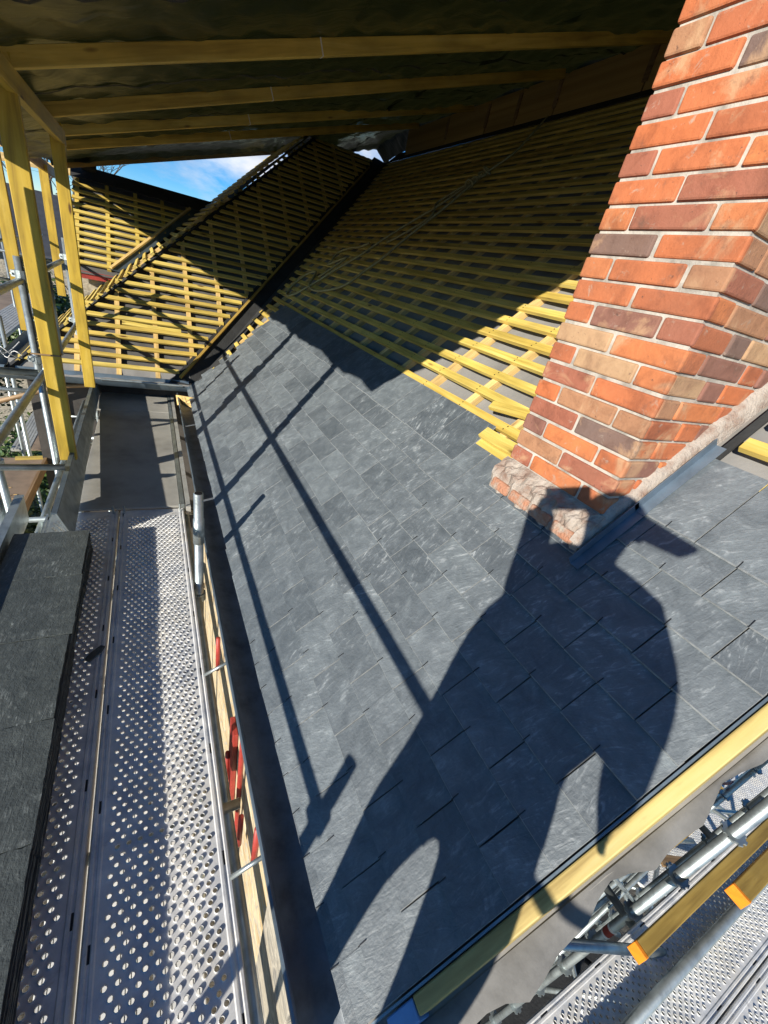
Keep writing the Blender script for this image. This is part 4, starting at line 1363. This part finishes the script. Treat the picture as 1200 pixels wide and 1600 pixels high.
# ------------------------------------------------------------------ the photographer (stands behind the lens; seen only as a shadow)
LH = V((math.sin(SUN_AZ), math.cos(SUN_AZ), 0)); E1 = V((math.cos(SUN_AZ), -math.sin(SUN_AZ), 0))
def UV3(u, v, a=-.32):
    z = (v - a * math.sin(SUN_EL)) / math.cos(SUN_EL)
    return LH * a + E1 * u + V((0, 0, z))
def skin_mesh(name, verts, edges, radii, mat, parent=None, sub=2):
    o0 = ORG.get(parent.name, V((0, 0, 0))) if parent else V((0, 0, 0))
    me = bpy.data.meshes.new(name)
    me.from_pydata([(V(p) - o0) * K for p in verts], edges, [])
    o = bpy.data.objects.new(name, me); C.objects.link(o)
    if parent: o.parent = parent
    sk = o.modifiers.new('skin', 'SKIN'); sk.use_smooth_shade = True
    for i, r_ in enumerate(radii):
        rr = r_ if isinstance(r_, tuple) else (r_, r_)
        me.skin_vertices[0].data[i].radius = (rr[0] * K, rr[1] * K)
        me.skin_vertices[0].data[i].use_root = (i == 0)
    ss = o.modifiers.new('subsurf', 'SUBSURF'); ss.levels = sub; ss.render_levels = sub
    me.materials.append(mat)
    return o
vs, es, rs = [], [], []
def jv(p, r, prev=None):
    vs.append(p); rs.append(r)
    if prev is not None: es.append((prev, len(vs) - 1))
    return len(vs) - 1
A0 = -.34
pel = jv(UV3(.065, -.84, A0), (.265, .20))
bel = jv(UV3(.075, -.66, A0), (.265, .22), pel)
wst = jv(UV3(.10, -.54, A0), (.27, .21), bel)
fl1 = jv(UV3(.25, -.50, A0), (.135, .14), wst)
jv(UV3(.27, -.36, A0), (.13, .13), fl1)
che = jv(UV3(.10, -.42, A0), (.25, .20), wst)
uch = jv(UV3(.135, -.255, A0), (.155, .14), che)
nek = jv(UV3(.135, -.135, A0 + .01), .068, uch)
jaw = jv(UV3(.135, -.075, A0 + .04), .08, nek)
hed = jv(UV3(.135, -.005, A0 + .02), .105, jaw)
top = jv(UV3(.135, .055, A0 + .01), .08, hed)
# legs
for su, pts in ((-1, [(-.03, -.97, A0, .135), (-.085, -1.17, A0 + .03, .095), (-.085, -1.30, A0, .072), (-.09, -1.60, A0 - .02, .05), (-.09, -1.80, A0 - .03, .05), (-.06, -1.84, A0 + .15, .042)]),
                (1, [(.185, -.95, A0, .145), (.215, -1.17, A0 + .03, .125), (.21, -1.30, A0, .10), (.19, -1.60, A0 - .02, .07), (.19, -1.80, A0 - .03, .055), (.23, -1.84, A0 + .15, .042)])):
    p = pel
    for u, v, a, r_ in pts: p = jv(UV3(u, v, a), r_, p)
def hand(wrist_i, wp, d, side, size, curl):
    """palm and five bent fingers, rooted at the wrist"""
    d, side = d.normalized(), side.normalized()
    nrm = d.cross(side)
    palm = jv(wp + d * size * .45, .040, wrist_i)
    for k, (o, l) in enumerate(((-.32, .80), (-.11, .95), (.11, .90), (.32, .70))):
        b = jv(wp + d * size * .85 + side * size * o * .9, .0125, palm)
        m_ = jv(wp + d * size * (.85 + l * .35) + side * size * o + nrm * size * curl * .25, .0115, b)
        jv(wp + d * size * (.85 + l * .55) + side * size * o * 1.05 + nrm * size * curl * .62, .010, m_)
    b = jv(wp + d * size * .35 + side * size * -.52 + nrm * .01, .0135, palm)
    jv(wp + d * size * .75 + side * size * -.72 + nrm * size * curl * .35, .011, b)
# raised left arm holding the phone
sl_ = jv(UV3(.0, -.235, A0 + .01), .09, uch)
el_ = jv(UV3(-.035, -.42, A0 + .10), .075, sl_)
wl_ = jv(UV3(-.10, -.13, A0 + .25), .060, el_)
CR, CU, CF = _r, _u, _f
hand(wl_, UV3(-.10, -.13, A0 + .25), (-CR * .12 + CU * .05 - CF * .03) - UV3(-.10, -.13, A0 + .25), CR, .105, -.45)
# right arm hanging, elbow out
sr_ = jv(UV3(.315, -.245, A0), .085, uch)
er_ = jv(UV3(.40, -.41, A0 - .02), .085, sr_)
wr_ = jv(UV3(.412, -.68, A0 + .04), .050, er_)
hand(wr_, UV3(.412, -.68, A0 + .04), V((0, 0, -1)) + LH * .2 - E1 * .05, LH, .095, .35)
person = skin_mesh('person', vs, es, rs, M['jacket'])
tag(person, 'person in a dark jacket and cap photographing from the walkway, seen as a shadow', 'person')
cap = MB()
hc = UV3(.135, .012, A0 + .02)
fd = (E1 * .85 + LH * .5).normalized()            # the way the face points
sd = V((-fd.y, fd.x, 0))
for i in range(6):
    for j in range(16):
        def cp(i, j):
            th, ph = math.pi / 2 * i / 6, 2 * math.pi * j / 16
            return hc + (fd * math.cos(ph) + sd * math.sin(ph)) * .112 * math.sin(th) + V((0, 0, 1)) * .098 * math.cos(th)
        cap.face([cp(i, j), cp(i + 1, j), cp(i + 1, j + 1), cp(i, j + 1)])
for j in range(8):
    def bp(j, f):
        ph = -1.05 + 2.1 * j / 8
        return hc + (fd * math.cos(ph) + sd * math.sin(ph)) * .110 * (1 - f) + (fd * (.30 - .07 * ph * ph) + sd * .065 * math.sin(ph)) * f + V((0, 0, .035 - .075 * f * f - .05 * ph * ph * (1 - .5 * f)))
    cap.face([bp(j, 0), bp(j, 1), bp(j + 1, 1), bp(j + 1, 0)])
co_ = cap.build('cap', M['black'], person, smooth=True, merge=True)
fc = MB()
fp_ = UV3(.135, -.03, A0 + .03)
fc.obox(fp_ + fd * .105 + V((0, 0, -.005)), fd * .018, sd * .012, (0, 0, .022))
for s in (-1, 1): fc.obox(fp_ + sd * s * .100, fd * .018, sd * .008, (0, 0, .03))
fc.build('nose_and_ears', M['skin'], person, bevel=.006)
ph = thing('phone', 'black phone held up in front of the face to take the picture', 'phone', (0, 0, 0))
pc = -CF * .022 - CR * .050 + CU * .034
MB().obox(pc, CR * .092, CU * .046, CF * .005).build('body', M['black'], ph, bevel=.004)
lens = MB().tube([-CF * .019, -CF * .012], .009, 14); lens.build('lens', M['zinc'], ph, smooth=True)
